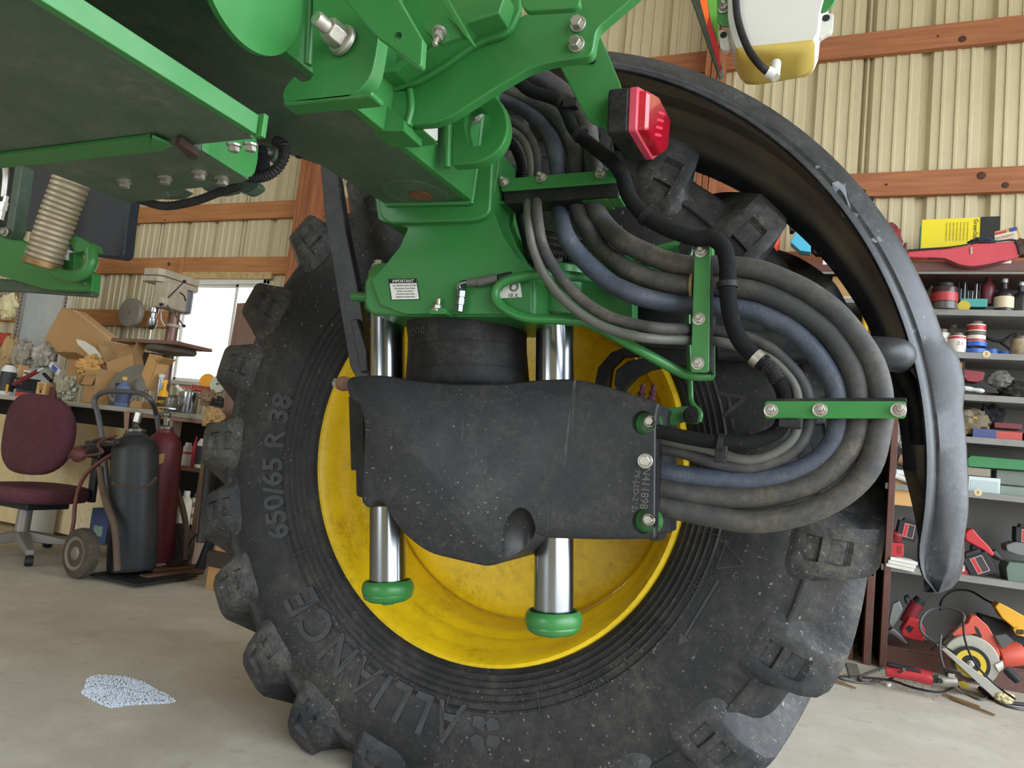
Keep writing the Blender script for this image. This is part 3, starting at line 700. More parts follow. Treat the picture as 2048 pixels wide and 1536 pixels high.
for pp in ([(1436, 58), (1456, 58), (1460, 102), (1440, 98)], [(1640, 30), (1668, 24), (1666, 62), (1650, 70), (1638, 78)]):
    o = G().ext(poly(pp, YT+.01, .008), (0, .012, 0)).make('tank_flange', M_tank, TK, bev=.002)
for a in ((1447, 70), (1652, 36)): G().lathe([(.006, 0), (.006, .0005)], PY(*a, YT+.0095), (0, -1, 0), 14).make('flange_hole', M_ink, TK)
g = G(); g.ext(poly([(1434, -40), (1466, -40), (1466, 26), (1640, -2), (1640, -40), (1676, -40), (1672, 4), (1655, 22), (1460, 54), (1440, 50), (1434, 40)], YT-.012, [0, 0, 0, 0, 0, 0, .02, .02, .02, .01, .01]), (0, .006, 0)); g.make('tank_strap', M_greenD if False else M_green, S, bev=.002)
G().stud(PY(1447, 18, YT-.012), (0, -1, .1), .007, .01).make('flange_nut', M_bolt, S)
g = G(); g.tube([PY(1470, -20, YT-.03), PY(1476, 40, YT-.03), PY(1495, 95, YT-.03), PY(1518, 128, YT-.03), PY(1538, 146, YT-.02)], .0062, 10); g.make('tank_drain_hose', M_hblk, S, smooth=60)
g = G(); g.tube([PY(1534, 143, YT-.02), PY(1549, 151, YT-.015)], .0095, 12, smooth=False); g.tube([PY(1549, 155, YT-.015), PY(1552, 126, YT)], .0085, 10, smooth=False); g.make('hose_elbow', M_tank, S, smooth=40)
# ---- black strut shield
CV = G().ext(poly([(692, 764), (700, 754), (760, 749), (812, 758), (900, 768), (1000, 768), (1070, 760), (1150, 757), (1205, 770), (1306, 800), (1318, 808), (1312, 830), (1310, 1078), (1200, 1079), (1092, 1076), (1072, 1068), (1064, 1056), (1056, 1062), (1046, 1082), (1022, 1108), (998, 1128), (974, 1133), (940, 1126), (855, 1106), (812, 1072), (786, 1042), (768, 1006), (750, 1000), (740, 1018), (724, 1008), (722, 985), (727, 900), (729, 846), (718, 806), (698, 796)], 1.235, [.01, .01, .03, .03, .03, .03, .03, .03, .03, .01, .004, .01, .006, .02, .02, .01, .01, .01, .02, .03, .02, .02, .03, .03, .03, .03, .02, .01, .01, .01, .01, .03, .03, .02, .01]), (0, .24, 0)).make('strut_shield', M_blk, S, smooth=40, bev=.016, seg=3)
CV['label'] = 'scuffed black plastic shield over the strut'
cut(CV, [G().lathe([(.021, -.05), (.021, .08)], PY(a, b, 1.235), (0, 1, 0), 24) for a, b in ((1287, 845), (1287, 1043))])
g = G()
for a in ((1287, 845), (1287, 1043)): g.lathe([(.024, 0), (.024, .004)], PY(*a, 1.235)+np.array([.004, .03, 0]), (0, 1, 0), 20)
g.make('inner_bracket_pads', M_green, S)
for a, k in (((1291, 922), -.001), ((1294, 840), .03), ((1291, 1041), .03)):
    G().hexbolt(PY(*a, 1.235)+np.array([0, k, 0]), (0, -1, 0), .0088 if k > 0 else .010, .012, True).make('hex_bolt', M_bolt, S, bev=.0006)
# scoop pressed into the shield's lower edge
gE = G(); cE = PY(1036, 1084, 1.232); gE.loft([[cE+np.array([.036*math.sin(q)*math.cos(w_)*.95, .055*math.sin(q)*math.sin(w_), .062*math.cos(q)]) for w_ in np.linspace(0, 2*PI, 56, endpoint=False)] for q in np.linspace(.02, PI-.02, 36)]); gE.f = [f[::-1] for f in gE.f]
cut(CV, [gE]); CV.data.polygons.foreach_set('use_smooth', [True]*len(CV.data.polygons)); CV.data.set_sharp_from_angle(angle=math.radians(32))
g = G(); flat_text(g, 'N411898', .0192, PY(1290, 976, 1.2348), (0, 0, -1), (1, 0, 0), .0002, .0012); flat_text(g, 'PE-LLD-2  2', .0135, PY(1272, 980, 1.2348), (0, 0, -1), (1, 0, 0), .0002, .001)
g.make('moulded_part_number', M_hoseG, CV)
g = G(); g.ext(poly([(1309, 812), (1319, 815), (1316, 1072), (1308, 1072)], 1.262, .002), (0, .13, 0)); g.make('hose_seal_plate', M_hblk, S, bev=.002)
g = G(); g.ext(poly([(1298, 1072), (1318, 1068), (1317, 1082), (1298, 1080)], 1.26), (0, .08, 0)); g.make('shield_lip', M_blk, S)
# roller bolt on the shield's corner
p0 = PY(694, 768, 1.33); g = G(); g.lathe([(.016, 0), (.017, .01), (.015, .02)], p0, (-1, 0, 0), 20); g.make('brown_spacer', mat('rusty spacer', '#6d4d3c', .8, col2='#8b6a52', scale=40), S, smooth=40)
G().lathe([(.012, .02), (.012, .032), (.01, .034)], p0, (-1, 0, 0), 6).make('hex_bolt', M_bolt, S)
# ---- black deflector bar left of the strut
g = G(); g.ext(poly([(640, 330), (672, 330), (690, 450), (716, 580), (738, 700), (742, 742), (724, 775), (700, 735), (672, 570), (650, 440)], 1.50, .01), (0, .025, 0)); g.make('deflector_bar', M_fend, S, bev=.004)
g = G(); g.ext(poly([(700, 640), (714, 636), (734, 700), (736, 742), (720, 745)], 1.485, .005), (0, .02, 0)); g.make('deflector_clip', M_fend, S, bev=.004)
g = G(); g.ext(poly([(697, 792), (724, 800), (724, 942), (702, 940)], 1.49, .003), (0, .01, 0)); g.ext(poly([(708, 800), (726, 806), (728, 996), (713, 992)], 1.46, .006), (0, .012, 0)); g.make('deflector_flap', M_hblk, S, bev=.002)
g = G(); g.ext(poly([(727, 660), (738, 700), (745, 745), (727, 745), (724, 690)], 1.52, .006), (0, .01, 0)); g.make('deflector_tab', M_hblk, S)
# ---- stickers and fittings on the casting
def sticker(name, px, Yv, lab=None):
    o = G().ext([PY(a, b, Yv) for a, b in px], (0, .0008, 0)).make(name, M_stick, S)
    if lab: o['label'] = lab
    return o
YC = 1.2665
o = sticker('warning_sticker', [(778, 559), (832, 558), (838, 598), (784, 599)], YC, 'white warning sticker with black border headed IMPORTANT')
q = [PY(a, b, YC-.0003) for a, b in ((778, 559), (832, 558), (833, 566), (779, 567))]
G().ext(q, (0, -.0004, 0)).make('sticker_band', M_ink, o)
q = [PY(a, b, YC+.0003) for a, b in ((778, 559), (832, 558), (838, 598), (784, 599))]; c_ = sum(q)/4
G().ext([c_+(p-c_)*1.06 for p in q], (0, .0004, 0)).make('sticker_border', M_ink, o)
ux = PY(832, 558, YC)-PY(778, 559, YC); uy = np.array([0, 0, 1.])
g = G(); flat_text(g, 'IMPORTANT', .0092, PY(806, 562.5, YC-.001), ux, uy, .0003, .0001); g.make('sticker_heading', M_stick, o)
g = G()
for i, t in enumerate(('Use only John Deere SD Poly', 'Urea grease. Use of other', 'greases can result in', 'premature wear of the', 'suspension components.')):
    flat_text(g, t, .0048, PY(809+i*.6, 571+i*5.6, YC-.0004), ux, uy, .0003, .0001)
g.make('sticker_words', M_ink, o)
o = sticker('grease_chart_sticker', [(985, 570), (1040, 566), (1044, 594), (996, 597)], YC-.0005, 'pale sticker with grease gun symbol and number 10')
g = G(); flat_text(g, '10 X', .011, PY(1026, 591, YC-.0014), ux, uy, .0003, .0001)
for cx in (998, 1028):
    for r in (.007, .0095):
        g.lathe([(r, 0), (r, .0005), (r-.0012, .0005), (r-.0012, 0)], PY(cx, 574, YC-.0012), (0, -1, 0), 20, False)
g.make('sticker_symbols', M_ink, o)
G().stud(PY(874, 624, 1.258), (0, 0, 1), .0105, .014).make('flange_nut', M_bolt, S)
g = G(); g.ext(poly([(858, 617), (890, 615), (892, 628), (858, 628)], 1.246, .003), (0, .03, 0)); g.make('nut_pad', M_green, S, bev=.002)
g = G(); b0 = PY(920, 624, 1.255); g.lathe([(.008, 0), (.008, .014), (.0105, .014), (.0105, .026), (.0085, .026), (.0085, .03), (.0105, .03), (.0105, .042), (.006, .046)], b0, (0, 0, 1), 6)
g.tube([b0+np.array([0, 0, .04]), PY(917, 574, 1.255), PY(924, 566, 1.255), PY(938, 564, 1.255)], .0048, 10); g.make('air_elbow', M_steel, S, smooth=30)
g = G(); g.tube([PY(936, 565, 1.255), PY(960, 563, 1.255)], .0085, 12, smooth=False); g.tube([PY(958, 564, 1.255), PY(996, 556, 1.255)], .0095, 12, smooth=False); g.make('hose_ferrule', M_hoseG, S, smooth=40)
g = G(); g.tube([PY(994, 557, 1.255), PY(1030, 548, 1.28), PY(1075, 538, 1.34), PY(1120, 520, 1.4)], .0075, 12); g.make('air_line', M_hblk, S, smooth=60)
# ---- bent rod guard and tie rod
g = G(); g.tube([PY(1262, 572, 1.375), PY(1205, 562, 1.355), PY(1150, 553, 1.31)]+[PY(a, b, 1.25) for a, b in ((1095, 549), (1055, 551), (1010, 563), (991, 582), (996, 606), (1022, 625), (1060, 637), (1130, 640), (1180, 648), (1250, 684))]+[PY(1350, 739, 1.29), PY(1385, 751, 1.30), PY(1420, 752, 1.31)], .0095, 14, 6); o = g.make('bent_rod_guard', M_green, S, smooth=60)
g = G(); g.ext(poly([(1396, 480), (1425, 470), (1427, 748), (1420, 757), (1384, 757), (1384, 744), (1410, 740)], 1.34, .003), (0, .035, 0)); g.make('clamp_backing_channel', M_green, S, bev=.002)
g = G(); g.tube([PY(1374, 545, 1.39), PY(1377, 680, 1.39), PY(1381, 780, 1.38), PY(1384, 806, 1.37), PY(1400, 826, 1.36), PY(1398, 843, 1.36)], .0052, 10); g.make('tie_rod', M_green, S, smooth=60)
g = G(); g.ext(poly([(1290, 815), (1352, 815), (1366, 812), (1396, 812), (1404, 822), (1403, 842), (1390, 849), (1366, 844), (1350, 850), (1290, 848)], 1.375, .004), (0, .008, 0)); g.make('tie_rod_bracket', M_green, S, bev=.002)
g = G().lathe([(.016, 0), (.016, .012), (.013, .014), (.0, .014)], PY(1385, 831, 1.37), (0, -1, 0), 20); g.lathe([(.003, .012), (.003, .02)], PY(1385, 831, 1.37), (0, -1, 0), 10); g.make('rubber_bushing', M_hblk, S, smooth=30)
g = G(); g.tube([PY(1180, 545, 1.45), PY(1290, 506, 1.43), PY(1372, 485, 1.42), PY(1392, 478, 1.42)], .0085, 12); g.tube([PY(1150, 540, 1.5), PY(1240, 540, 1.5), PY(1330, 512, 1.46), PY(1370, 500, 1.45)], .008, 10); g.make('link_rod', M_green, S, smooth=60)
g = G().lathe([(.0135, 0), (.0135, .016), (.0, .016)], PY(1372, 500, 1.41), (0, -1, 0), 20); g.make('rubber_bushing', M_hblk, S, smooth=30)
g = G(); g.tube([PY(1355, 508, 1.41), PY(1362, 517, 1.41), PY(1378, 516, 1.41), PY(1383, 500, 1.41)], .004, 8); g.make('spring_clip', M_green, S, smooth=60)
g = G(); g.ext(poly([(1270, 548), (1300, 532), (1322, 540), (1320, 552), (1296, 560)], 1.44, .003), (0, .05, 0)); g.make('valve_bracket', M_green, S, bev=.002)
g = G(); g.box(PY(1305, 588, 1.46), (.09, .05, .02), (0, .1, 0)); g.make('valve_body', M_steel, S, bev=.003)
g = G(); g.ext(poly([(1266, 560), (1380, 590), (1380, 700), (1266, 690)], 1.50), (0, .02, 0)); g.make('dark_backing', M_hblk, S)  # dark sheet stands in for the shaded tyre sidewall behind the hoses
# purple-black grease zerks behind the shield
for a in ((1281, 792), (1303, 792)):
    g = G(); g.lathe([(.006, 0), (.009, .006), (.005, .012), (.008, .018), (.004, .024), (.006, .03), (.003, .036)], PY(*a, 1.33)-np.array([0, 0, .012]), (.1, 0, 1), 10); g.make('grease_fitting', mat('purple brown grease', '#5a3640', .35, .3), S, smooth=40)
# black ring arm seen through the wheel opening
g = G(); g.ext(poly([(1188, 775), (1196, 735), (1222, 705), (1262, 690), (1330, 690), (1420, 700), (1420, 735), (1345, 728), (1300, 738), (1272, 752), (1250, 775), (1243, 792), (1228, 770), (1232, 740), (1256, 722), (1290, 715), (1286, 710), (1245, 712), (1222, 735), (1216, 775)], 1.55, .003), (0, .03, 0)); g.make('brake_line_guard', M_hblk, S, bev=.002)
# ---- clamps with rubber hose blocks
def clamp(px_face, Yf, depth, bolts, ax, rubber_px, nm):
    o = G().ext(poly(px_face, Yf, .006), (0, .006, 0)).make(nm, M_green, S, bev=.0015)
    G().ext(poly(rubber_px, Yf+.0065, .003), (0, depth, 0)).make('rubber_hose_block', M_hblk, S, bev=.002)
    for a in bolts: G().stud(PY(*a, Yf), ax, .0085, .009).make('clamp_bolt', M_bolt, o)
    return o
clamp([(1000, 358), (1245, 337), (1244, 364), (1002, 383)], 1.285, .06, [(1008, 365), (1083, 357), (1202, 348)], (-.05, -1, .28), [(1005, 370), (1240, 350), (1236, 392), (1010, 408)], 'hose_clamp_bar')
g = G(); g.ext(poly([(1240, 352), (1246, 352), (1240, 396), (1210, 397), (1210, 390), (1236, 388)], 1.30, .002), (0, .05, 0)); g.ext(poly([(985, 402), (1215, 392), (1215, 398), (986, 409)], 1.30), (0, .06, 0)); g.ext(poly([(975, 330), (1000, 345), (1003, 410), (980, 412)], 1.32), (0, .05, 0)); g.make('clamp_channel', M_green, S, bev=.0015)
G().lathe([(.005, 0), (.005, .008)], PY(1233, 350, 1.285), (0, -1, .2), 10).make('push_rivet', M_hblk, S)
clamp([(1390, 461), (1421, 461), (1418, 745), (1381, 745)], 1.255, .055, [(1402, 503), (1398, 638), (1396, 727)], (-.05, -1, .03), [(1392, 520), (1424, 520), (1422, 742), (1385, 742)], 'hose_clamp_bar')
G().lathe([(.004, 0), (.004, .012)], PY(1405, 470, 1.255), (0, -1, .2), 10).make('push_rivet', M_hblk, S)
clamp([(1529, 802), (1812, 802), (1812, 837), (1529, 837)], 1.255, .055, [(1542, 821), (1640, 820), (1797, 820)], (-.05, -1, .03), [(1530, 797), (1814, 795), (1814, 830), (1530, 830)], 'hose_clamp_bar')
# ---- hoses
HA = [(1030, 130), (1054, 141), (1087, 157), (1126, 184), (1155, 217), (1175, 252), (1181, 295), (1187, 334), (1187, 391), (1193, 423), (1215, 455), (1247, 483), (1284, 502), (1328, 521), (1381, 532), (1428, 532), (1504, 538), (1562, 558), (1621, 587), (1680, 634), (1738, 712), (1759, 773), (1762, 820), (1760, 850), (1738, 934), (1679, 993), (1592, 1031), (1504, 1044), (1416, 1031), (1313, 1011)]
HB = [(975, 160), (1019, 180), (1044, 194), (1077, 209), (1108, 225), (1132, 256), (1146, 295), (1153, 334), (1153, 386), (1157, 419), (1172, 455), (1204, 500), (1247, 535), (1301, 558), (1365, 570), (1428, 572), (1504, 581), (1562, 602), (1621, 637), (1665, 675), (1706, 740), (1716, 797), (1716, 846), (1697, 899), (1650, 949), (1592, 978), (1504, 995), (1416, 993), (1313, 976)]
HC = [(970, 192), (1005, 200), (1038, 211), (1069, 233), (1097, 266), (1110, 305), (1116, 338), (1117, 386), (1118, 423), (1129, 466), (1150, 500), (1183, 535), (1226, 570), (1279, 593), (1344, 607), (1400, 611), (1489, 619), (1548, 640), (1592, 666), (1636, 712), (1668, 768), (1677, 817), (1671, 876), (1636, 920), (1577, 949), (1504, 962), (1416, 957), (1313, 944)]
HD = [(1000, 238), (1034, 248), (1058, 272), (1073, 305), (1077, 346), (1074, 391), (1075, 434), (1086, 492), (1112, 541), (1150, 588), (1204, 627), (1258, 646), (1322, 657), (1400, 660), (1474, 669), (1533, 693), (1571, 724), (1602, 760), (1617, 800), (1617, 846), (1600, 888), (1562, 917), (1504, 935), (1445, 930), (1372, 908), (1313, 895)]
HE = [(1000, 256), (1019, 260), (1042, 276), (1058, 305), (1063, 344), (1056, 391), (1057, 444), (1067, 498), (1090, 552), (1129, 601), (1183, 642), (1236, 664), (1301, 677), (1400, 681), (1451, 686), (1533, 715), (1571, 746), (1592, 779), (1597, 815), (1596, 841), (1589, 873), (1562, 899), (1518, 918), (1474, 918), (1416, 899), (1313, 879)]
def hose(name, px, d_px, m, dy=0., lab=None, n=16, Y0=1.33, Y1=1.295, mid=0.):
    P = []
    for i, a in enumerate(px):
        y = 1.36 if a[1] < 300 and a[0] < 1250 and i < 7 else (Y0 if a[0] < 1240 else Y1)
        if mid and a[0] < 1340 and 425 < a[1] < 700 and i < 15: y = mid
        P.append(PY(*a, y+dy))
    g = G(); g.tube(P, d_px/2*MPP(px[-8][0], px[-8][1], Y1), n, 5); o = g.make(name, m, S, smooth=80)
    if lab: o['label'] = lab
    return o
hose('hydraulic_hose', HA, 47, M_hose, 0, 'thick dark grey hydraulic hose, outermost of the bundle', 20)
hose('hydraulic_hose', HB, 46, M_hose, .004, 'thick dusty hydraulic hose, second of the bundle', 20)
hose('hydraulic_hose', HC, 43, M_hoseB, .008, 'thick blue grey braided hydraulic hose', 20, mid=1.265)
hose('hydraulic_hose', HD, 25, M_hose, .0, 'thin dark hydraulic hose', 14, mid=1.222)
hose('hydraulic_hose', HE, 21, M_hoseG, -.004, 'thin grey hydraulic hose', 14, mid=1.222)
def spiral(name, P, r, pitch, m, parent=S, amp=.1, n=12):
    """corrugated tube: rings along a path"""
    C_ = catmull(P, 10); L_ = [0]
    for i in range(1, len(C_)): L_.append(L_[-1]+np.linalg.norm(C_[i]-C_[i-1]))
    k = max(4, int(L_[-1]/pitch)); q = []; rr = []
    for i in range(k*4+1):
        l = L_[-1]*i/(k*4); q.append(np.array([np.interp(l, L_, [c[j] for c in C_]) for j in range(3)])); rr.append(r*(1+amp*(1 if i % 4 in (0, 1) else -1)) if name != 'flexible_exhaust_pipe' else r*(1.02 if i % 4 else .90))
    g = G(); m_ = len(q); g.tube(q, rr, n, 1, smooth=False); return g.make(name, m, parent, smooth=20)
spiral('corrugated_loom', [PY(*a, 1.37) for a in ((1000, 268), (1024, 287), (1038, 315), (1044, 348), (1039, 391), (1041, 434), (1050, 470), (1066, 520), (1110, 545))], .0098, .006, M_hblk)
spiral('corrugated_loom', [PY(*a, 1.46) for a in ((1090, 510), (1130, 515), (1175, 510), (1210, 497), (1240, 492))], .011, .007, M_hblk)
SLV = [(1012, 150), (1038, 165), (1062, 182), (1100, 194), (1122, 206), (1136, 232), (1150, 262), (1185, 292), (1225, 325), (1245, 352), (1258, 392), (1286, 428), (1330, 455), (1388, 476), (1422, 476), (1446, 494), (1455, 530), (1455, 580), (1462, 632), (1478, 678), (1506, 710), (1530, 728)]
g = G(); P = [PY(*a, 1.30 if i < 8 else 1.235) for i, a in enumerate(SLV)]; g.tube(P, [.009, .013, .013, .0125, .0125, .0135, .0135, .0145, .0145, .014, .0145, .0145, .0145, .0145, .0145, .0145], 14, 6); o = g.make('sleeved_cable', M_sleeve, S, smooth=70); o['label'] = 'cable bundle in a black woven sleeve'
spiral('corrugated_loom', [PY(*a, 1.235) for a in ((1518, 718), (1545, 742), (1556, 762))], .0125, .005, M_hblk)
g = G(); g.tube([PY(1508, 712, 1.235), PY(1520, 722, 1.235)], .0155, 14, smooth=False); g.make('cable_band', M_bolt, S, smooth=40)
g = G(); g.tube([PY(*a, y) for a, y in (((1552, 755), 1.25), ((1566, 782), 1.28), ((1570, 815), 1.288), ((1566, 842), 1.288), ((1550, 866), 1.28), ((1500, 884), 1.26), ((1440, 884), 1.25), ((1380, 876), 1.25), ((1314, 862), 1.25))], .0125, 12, 6); o = g.make('sleeved_cable', M_sleeve, S, smooth=70)
for a, ax, r in (((1442, 888), (1, .0, -.05), .0165), ((1128, 204), (.8, 0, -.6), .0165), ((1160, 268), (.7, 0, -.75), .016), ((1454, 570), (.1, 0, -1), .0165), ((1292, 433), (.8, 0, -.6), .016)):
    y = 1.25 if a[0] == 1442 else (1.30 if a[0] < 1200 else 1.235)
    ax = np.array(ax, float)/np.linalg.norm(ax); o = G().lathe([(r, -.005), (r+.0015, -.005), (r+.0015, .005), (r, .005)], PY(*a, y), ax, 18).make('cable_tie', M_hblk, S, smooth=30)
for a, y, d in (((1442, 908), 1.245, (.02, .012, .03)), ((1580, 848), 1.245, (.035, .02, .014)), ((1142, 208), 1.29, (.03, .02, .02))): G().box(PY(*a, y), d).make('tie_saddle', M_hblk, S, bev=.002)
g = G(); g.tube([PY(1381, 571, 1.297), PY(1387, 571, 1.297)], .0235, 20, smooth=False); g.make('hose_collar', mat('tan hose collar', '#a08a62', .6), S, smooth=40)
# green backing straps behind the hoses at the shield
for a in ((1320, 915), (1322, 968), (1322, 1035)):
    g = G(); p = PY(*a, 1.38); g.box(p, (.03, .01, .05)); g.make('backing_strap', M_green, S, bev=.003)
# ---- hung box and brackets, upper left
zH = PX(516, 269, -.645)[2]
def zz(pts, z): return [PZ(a, b, z) for a, b in pts]
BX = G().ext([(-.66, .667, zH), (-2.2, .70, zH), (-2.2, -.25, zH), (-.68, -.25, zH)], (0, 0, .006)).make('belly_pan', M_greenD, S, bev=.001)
zS = PX(528, 237, -.645)[2]
g = G(); g.ext([(-.645, .655, zH-.001), (-.645, .655, zS), (-.672, -.25, zS), (-.672, -.25, zH-.001)], (-.012, 0, 0)); g.make('belly_pan_rail', M_green, S, bev=.001)
g = G(); g.box(((-.645), .66, (zH+zS)/2), (.014, .008, abs(zS-zH)*1.25)); g.make('rail_end_plate', M_green, S, bev=.001)
a = zz([(0, 332), (330, 296), (300, 268), (0, 305)], zH-.001); g = G(); g.ext(a, (0, 0, -.004)); g.make('pan_lip', M_green, S)
g = G(); g.ext(zz([(305, 268), (345, 285), (325, 296), (300, 290)], zH-.004), (0, 0, -.004)); g.make('pan_tab', M_green, S, bev=.001)
g = G(); g.ext(zz([(352, 275), (362, 272), (398, 298), (395, 306), (380, 304)], zH-.002), (0, 0, -.01)); g.make('rubber_flap', mat('dark brown rubber', '#3b2a26', .7), S)
# lower bolted bracket
zL = zH+.005; YLb = .72
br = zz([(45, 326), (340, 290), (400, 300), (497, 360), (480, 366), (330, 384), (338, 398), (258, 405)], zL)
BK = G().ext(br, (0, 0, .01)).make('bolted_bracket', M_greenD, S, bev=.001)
for a in ((250, 361), (331, 354), (400, 344), (445, 356)):
    p = PZ(*a, zL); G().hexbolt(p, (0, 0, -1), .0085, .011).make('hex_bolt', M_bolt, S)
g = G(); g.ext(rounded([PZ(402, 300, zL)+np.array([0, 0, 0]), PZ(497, 360, zL), PZ(497, 360, zL)+np.array([0, 0, .075]), PZ(402, 300, zL)+np.array([0, 0, .06])], [.005, .03, .05, .01]), (.0, .012, 0)); g.make('rounded_gusset', M_green, S, bev=.002)
for pp in ([(300, 382), (375, 378), (352, 392), (310, 392)], [(398, 372), (450, 368), (470, 378), (440, 386), (415, 384)], [(455, 366), (505, 356), (520, 372), (495, 388), (468, 380)]):
    G().ext(rounded([PY(a, b, .95) for a, b in pp], .01), (0, .02, 0)).make('clip_bracket', M_greenD, S, bev=.002)
spiral('corrugated_loom', [PY(*a, .9) for a in ((488, 352), (520, 354), (548, 342), (566, 318), (568, 292), (552, 282))], .0088, .0055, M_hblk)
spiral('corrugated_loom', [PY(*a, .9) for a in ((528, 300), (512, 303), (495, 312))], .008, .005, M_hblk)
g = G(); g.tube([PY(*a, .92) for a in ((280, 400), (330, 412), (390, 402), (440, 384), (480, 372))], .0078, 10, 6); g.make('black_cable', M_hblk, S, smooth=60)
g = G(); g.ext(poly([(484, 300), (515, 296), (520, 345), (500, 350)], .9, .006), (0, .03, 0)); g.make('connector_block', M_hblk, S, bev=.003)
for a in ((468, 289), (501, 288)): G().hexbolt(PY(*a, .70), (0, .1, -1), .0075, .01).make('hex_bolt', M_bolt, S)
g = G(); g.ext(poly([(526, 290), (552, 296), (548, 318), (534, 322), (527, 310)], .93, .008), (0, .012, 0)); g.make('cable_tab', M_greenD, S); G().hexbolt(PY(540, 305, .93), (0, -1, 0), .006, .008).make('hex_bolt', M_bolt, S)
for a in ((567, 299), (597, 314)): G().lathe([(.006, 0), (.006, .001)], PZ(*a, zB-.0005), (0, 0, -1), 14).make('bolt_hole', M_ink, S)
# black tank, flexible steel pipe and lower frame
YK = 1.12
TKB = G().ext(poly([(40, 300), (262, 380), (256, 420), (246, 508), (238, 516), (150, 505), (30, 450)], YK, [0, 0, 0, .008, .008, 0, 0]), (0, .03, 0)).make('black_side_tank', mat('dark tank plastic', '#2a2d36', .5, col2='#252830', scale=4), S, bev=.004)
spiral('flexible_exhaust_pipe', [PY(*a, .98) for a in ((150, 330), (140, 370), (118, 430), (98, 490), (84, 530))], .0352, .0108, mat('dusty steel pipe', '#b3a68d', .5, .35, col2='#8d8371', scale=12, amt=.6), amp=.045, n=28)
g = G(); c0 = PY(86, 523, .98); c1 = PY(83, 534, .98); g.lathe([(.037, 0), (.0375, .012), (.033, .012), (.031, -.05), (.0, -.05)], c0, c1-c0, 28); o = g.make('pipe_mouth', mat('brown pipe bore', '#9c7d52', .5, .4, col2='#6b4f2c', scale=30), S, smooth=40)
g = G(); g.ext(poly([(-40, 470), (30, 475), (185, 545), (183, 582), (90, 578), (-40, 540)], 1.02, .004), (0, .02, 0)); g.make('lower_frame_rail', M_green, S, bev=.003)
g = G(); g.ext(poly([(-40, 555), (60, 560), (185, 583), (180, 592), (40, 582), (-40, 580)], 1.05), (0, .02, 0)); g.make('lower_frame_rail', M_greenD, S, bev=.003)
g = G(); g.tube([PY(*a, .99) for a in ((110, 545), (140, 552), (168, 545), (182, 526), (182, 500))], .0125, 12, 6); g.make('tie_down_loop', M_green, S, smooth=60)
G().lathe([(.003, 0), (.003, .004)], PY(171, 567, 1.02), (0, -1, 0), 8).make('rivet', M_bolt, S)
g = G(); g.ext(poly([(137, 480), (150, 470), (178, 485), (182, 500), (150, 505)], 1.0, .004), (0, .03, 0)); g.ext(poly([(138, 505), (150, 505), (148, 545), (136, 545)], 1.01), (0, .02, 0)); g.make('loop_bracket', M_green, S, bev=.002)
g = G(); g.ext(poly([(30, 328), (44, 330), (26, 460), (18, 475), (-10, 470), (-10, 455), (12, 452)], 1.0, .004), (0, .03, 0)); g.make('hose_bulkhead', M_greenD, S, bev=.002)
g = G(); g.lathe([(.008, 0), (.008, .02), (.011, .02), (.011, .04), (.007, .04), (.007, .055)], PY(3, 440, 1.0), (.1, 0, 1), 8); g.tube([PY(8, 395, 1.0), PY(12, 350, 1.0), PY(8, 320, 1.0)], .007, 8); g.make('hydraulic_fitting', M_bolt, S, smooth=30)
G().hexbolt(PY(12, 465, .995), (0, -1, 0), .007, .009).make('hex_bolt', M_bolt, S)
g = G(); g.ext(poly([(-30, 330), (32, 330), (22, 450), (-30, 450)], 1.16), (0, .05, 0)); g.make('dark_backing', M_hblk, S)
# ------------------------------------------------------------------ helpers for small things
def cmat(hexcol, rough=.55, **k): return mat('paint '+hexcol, hexcol, rough, **k)
M_card = mat('cardboard', '#b08a5c', .85, col2='#9a764b', scale=3, amt=.5)
M_cardL = mat('pale cardboard', '#cda26a', .85, col2='#b58a55', scale=3, amt=.4)
M_paperW = mat('white paper', '#dedbd2', .7, col2='#c4c0b6', scale=10, amt=.5)
M_kraft = mat('crumpled kraft paper', '#d0a061', .8, col2='#a97a42', scale=9, amt=.6)
M_bag = mat('cloudy plastic bag', '#9d9484', .35, col2='#6f675a', scale=14, amt=.7)
M_dark = mat('dark grey metal', '#2a2a2c', .5, .3)
M_iron = mat('grimy cast iron', '#6d6258', .6, .3, col2='#4f4740', scale=14)
M_gold = mat('gold cap', '#b9954a', .4, .4)
SUPPORT = [0.0]
def base_at(px, Y):
    p = np.array(PY(px[0], px[1], Y)); z = min(SUPPORT, key=lambda q: abs(q-p[2]))
    if abs(z-p[2]) < .035: p[2] = z+.0006
    return p
def place(name, label, cat, px, Y, group=None):
    p = base_at(px, Y); return thing(name, label, cat, p, group), p, MPP(px[0], px[1], Y)
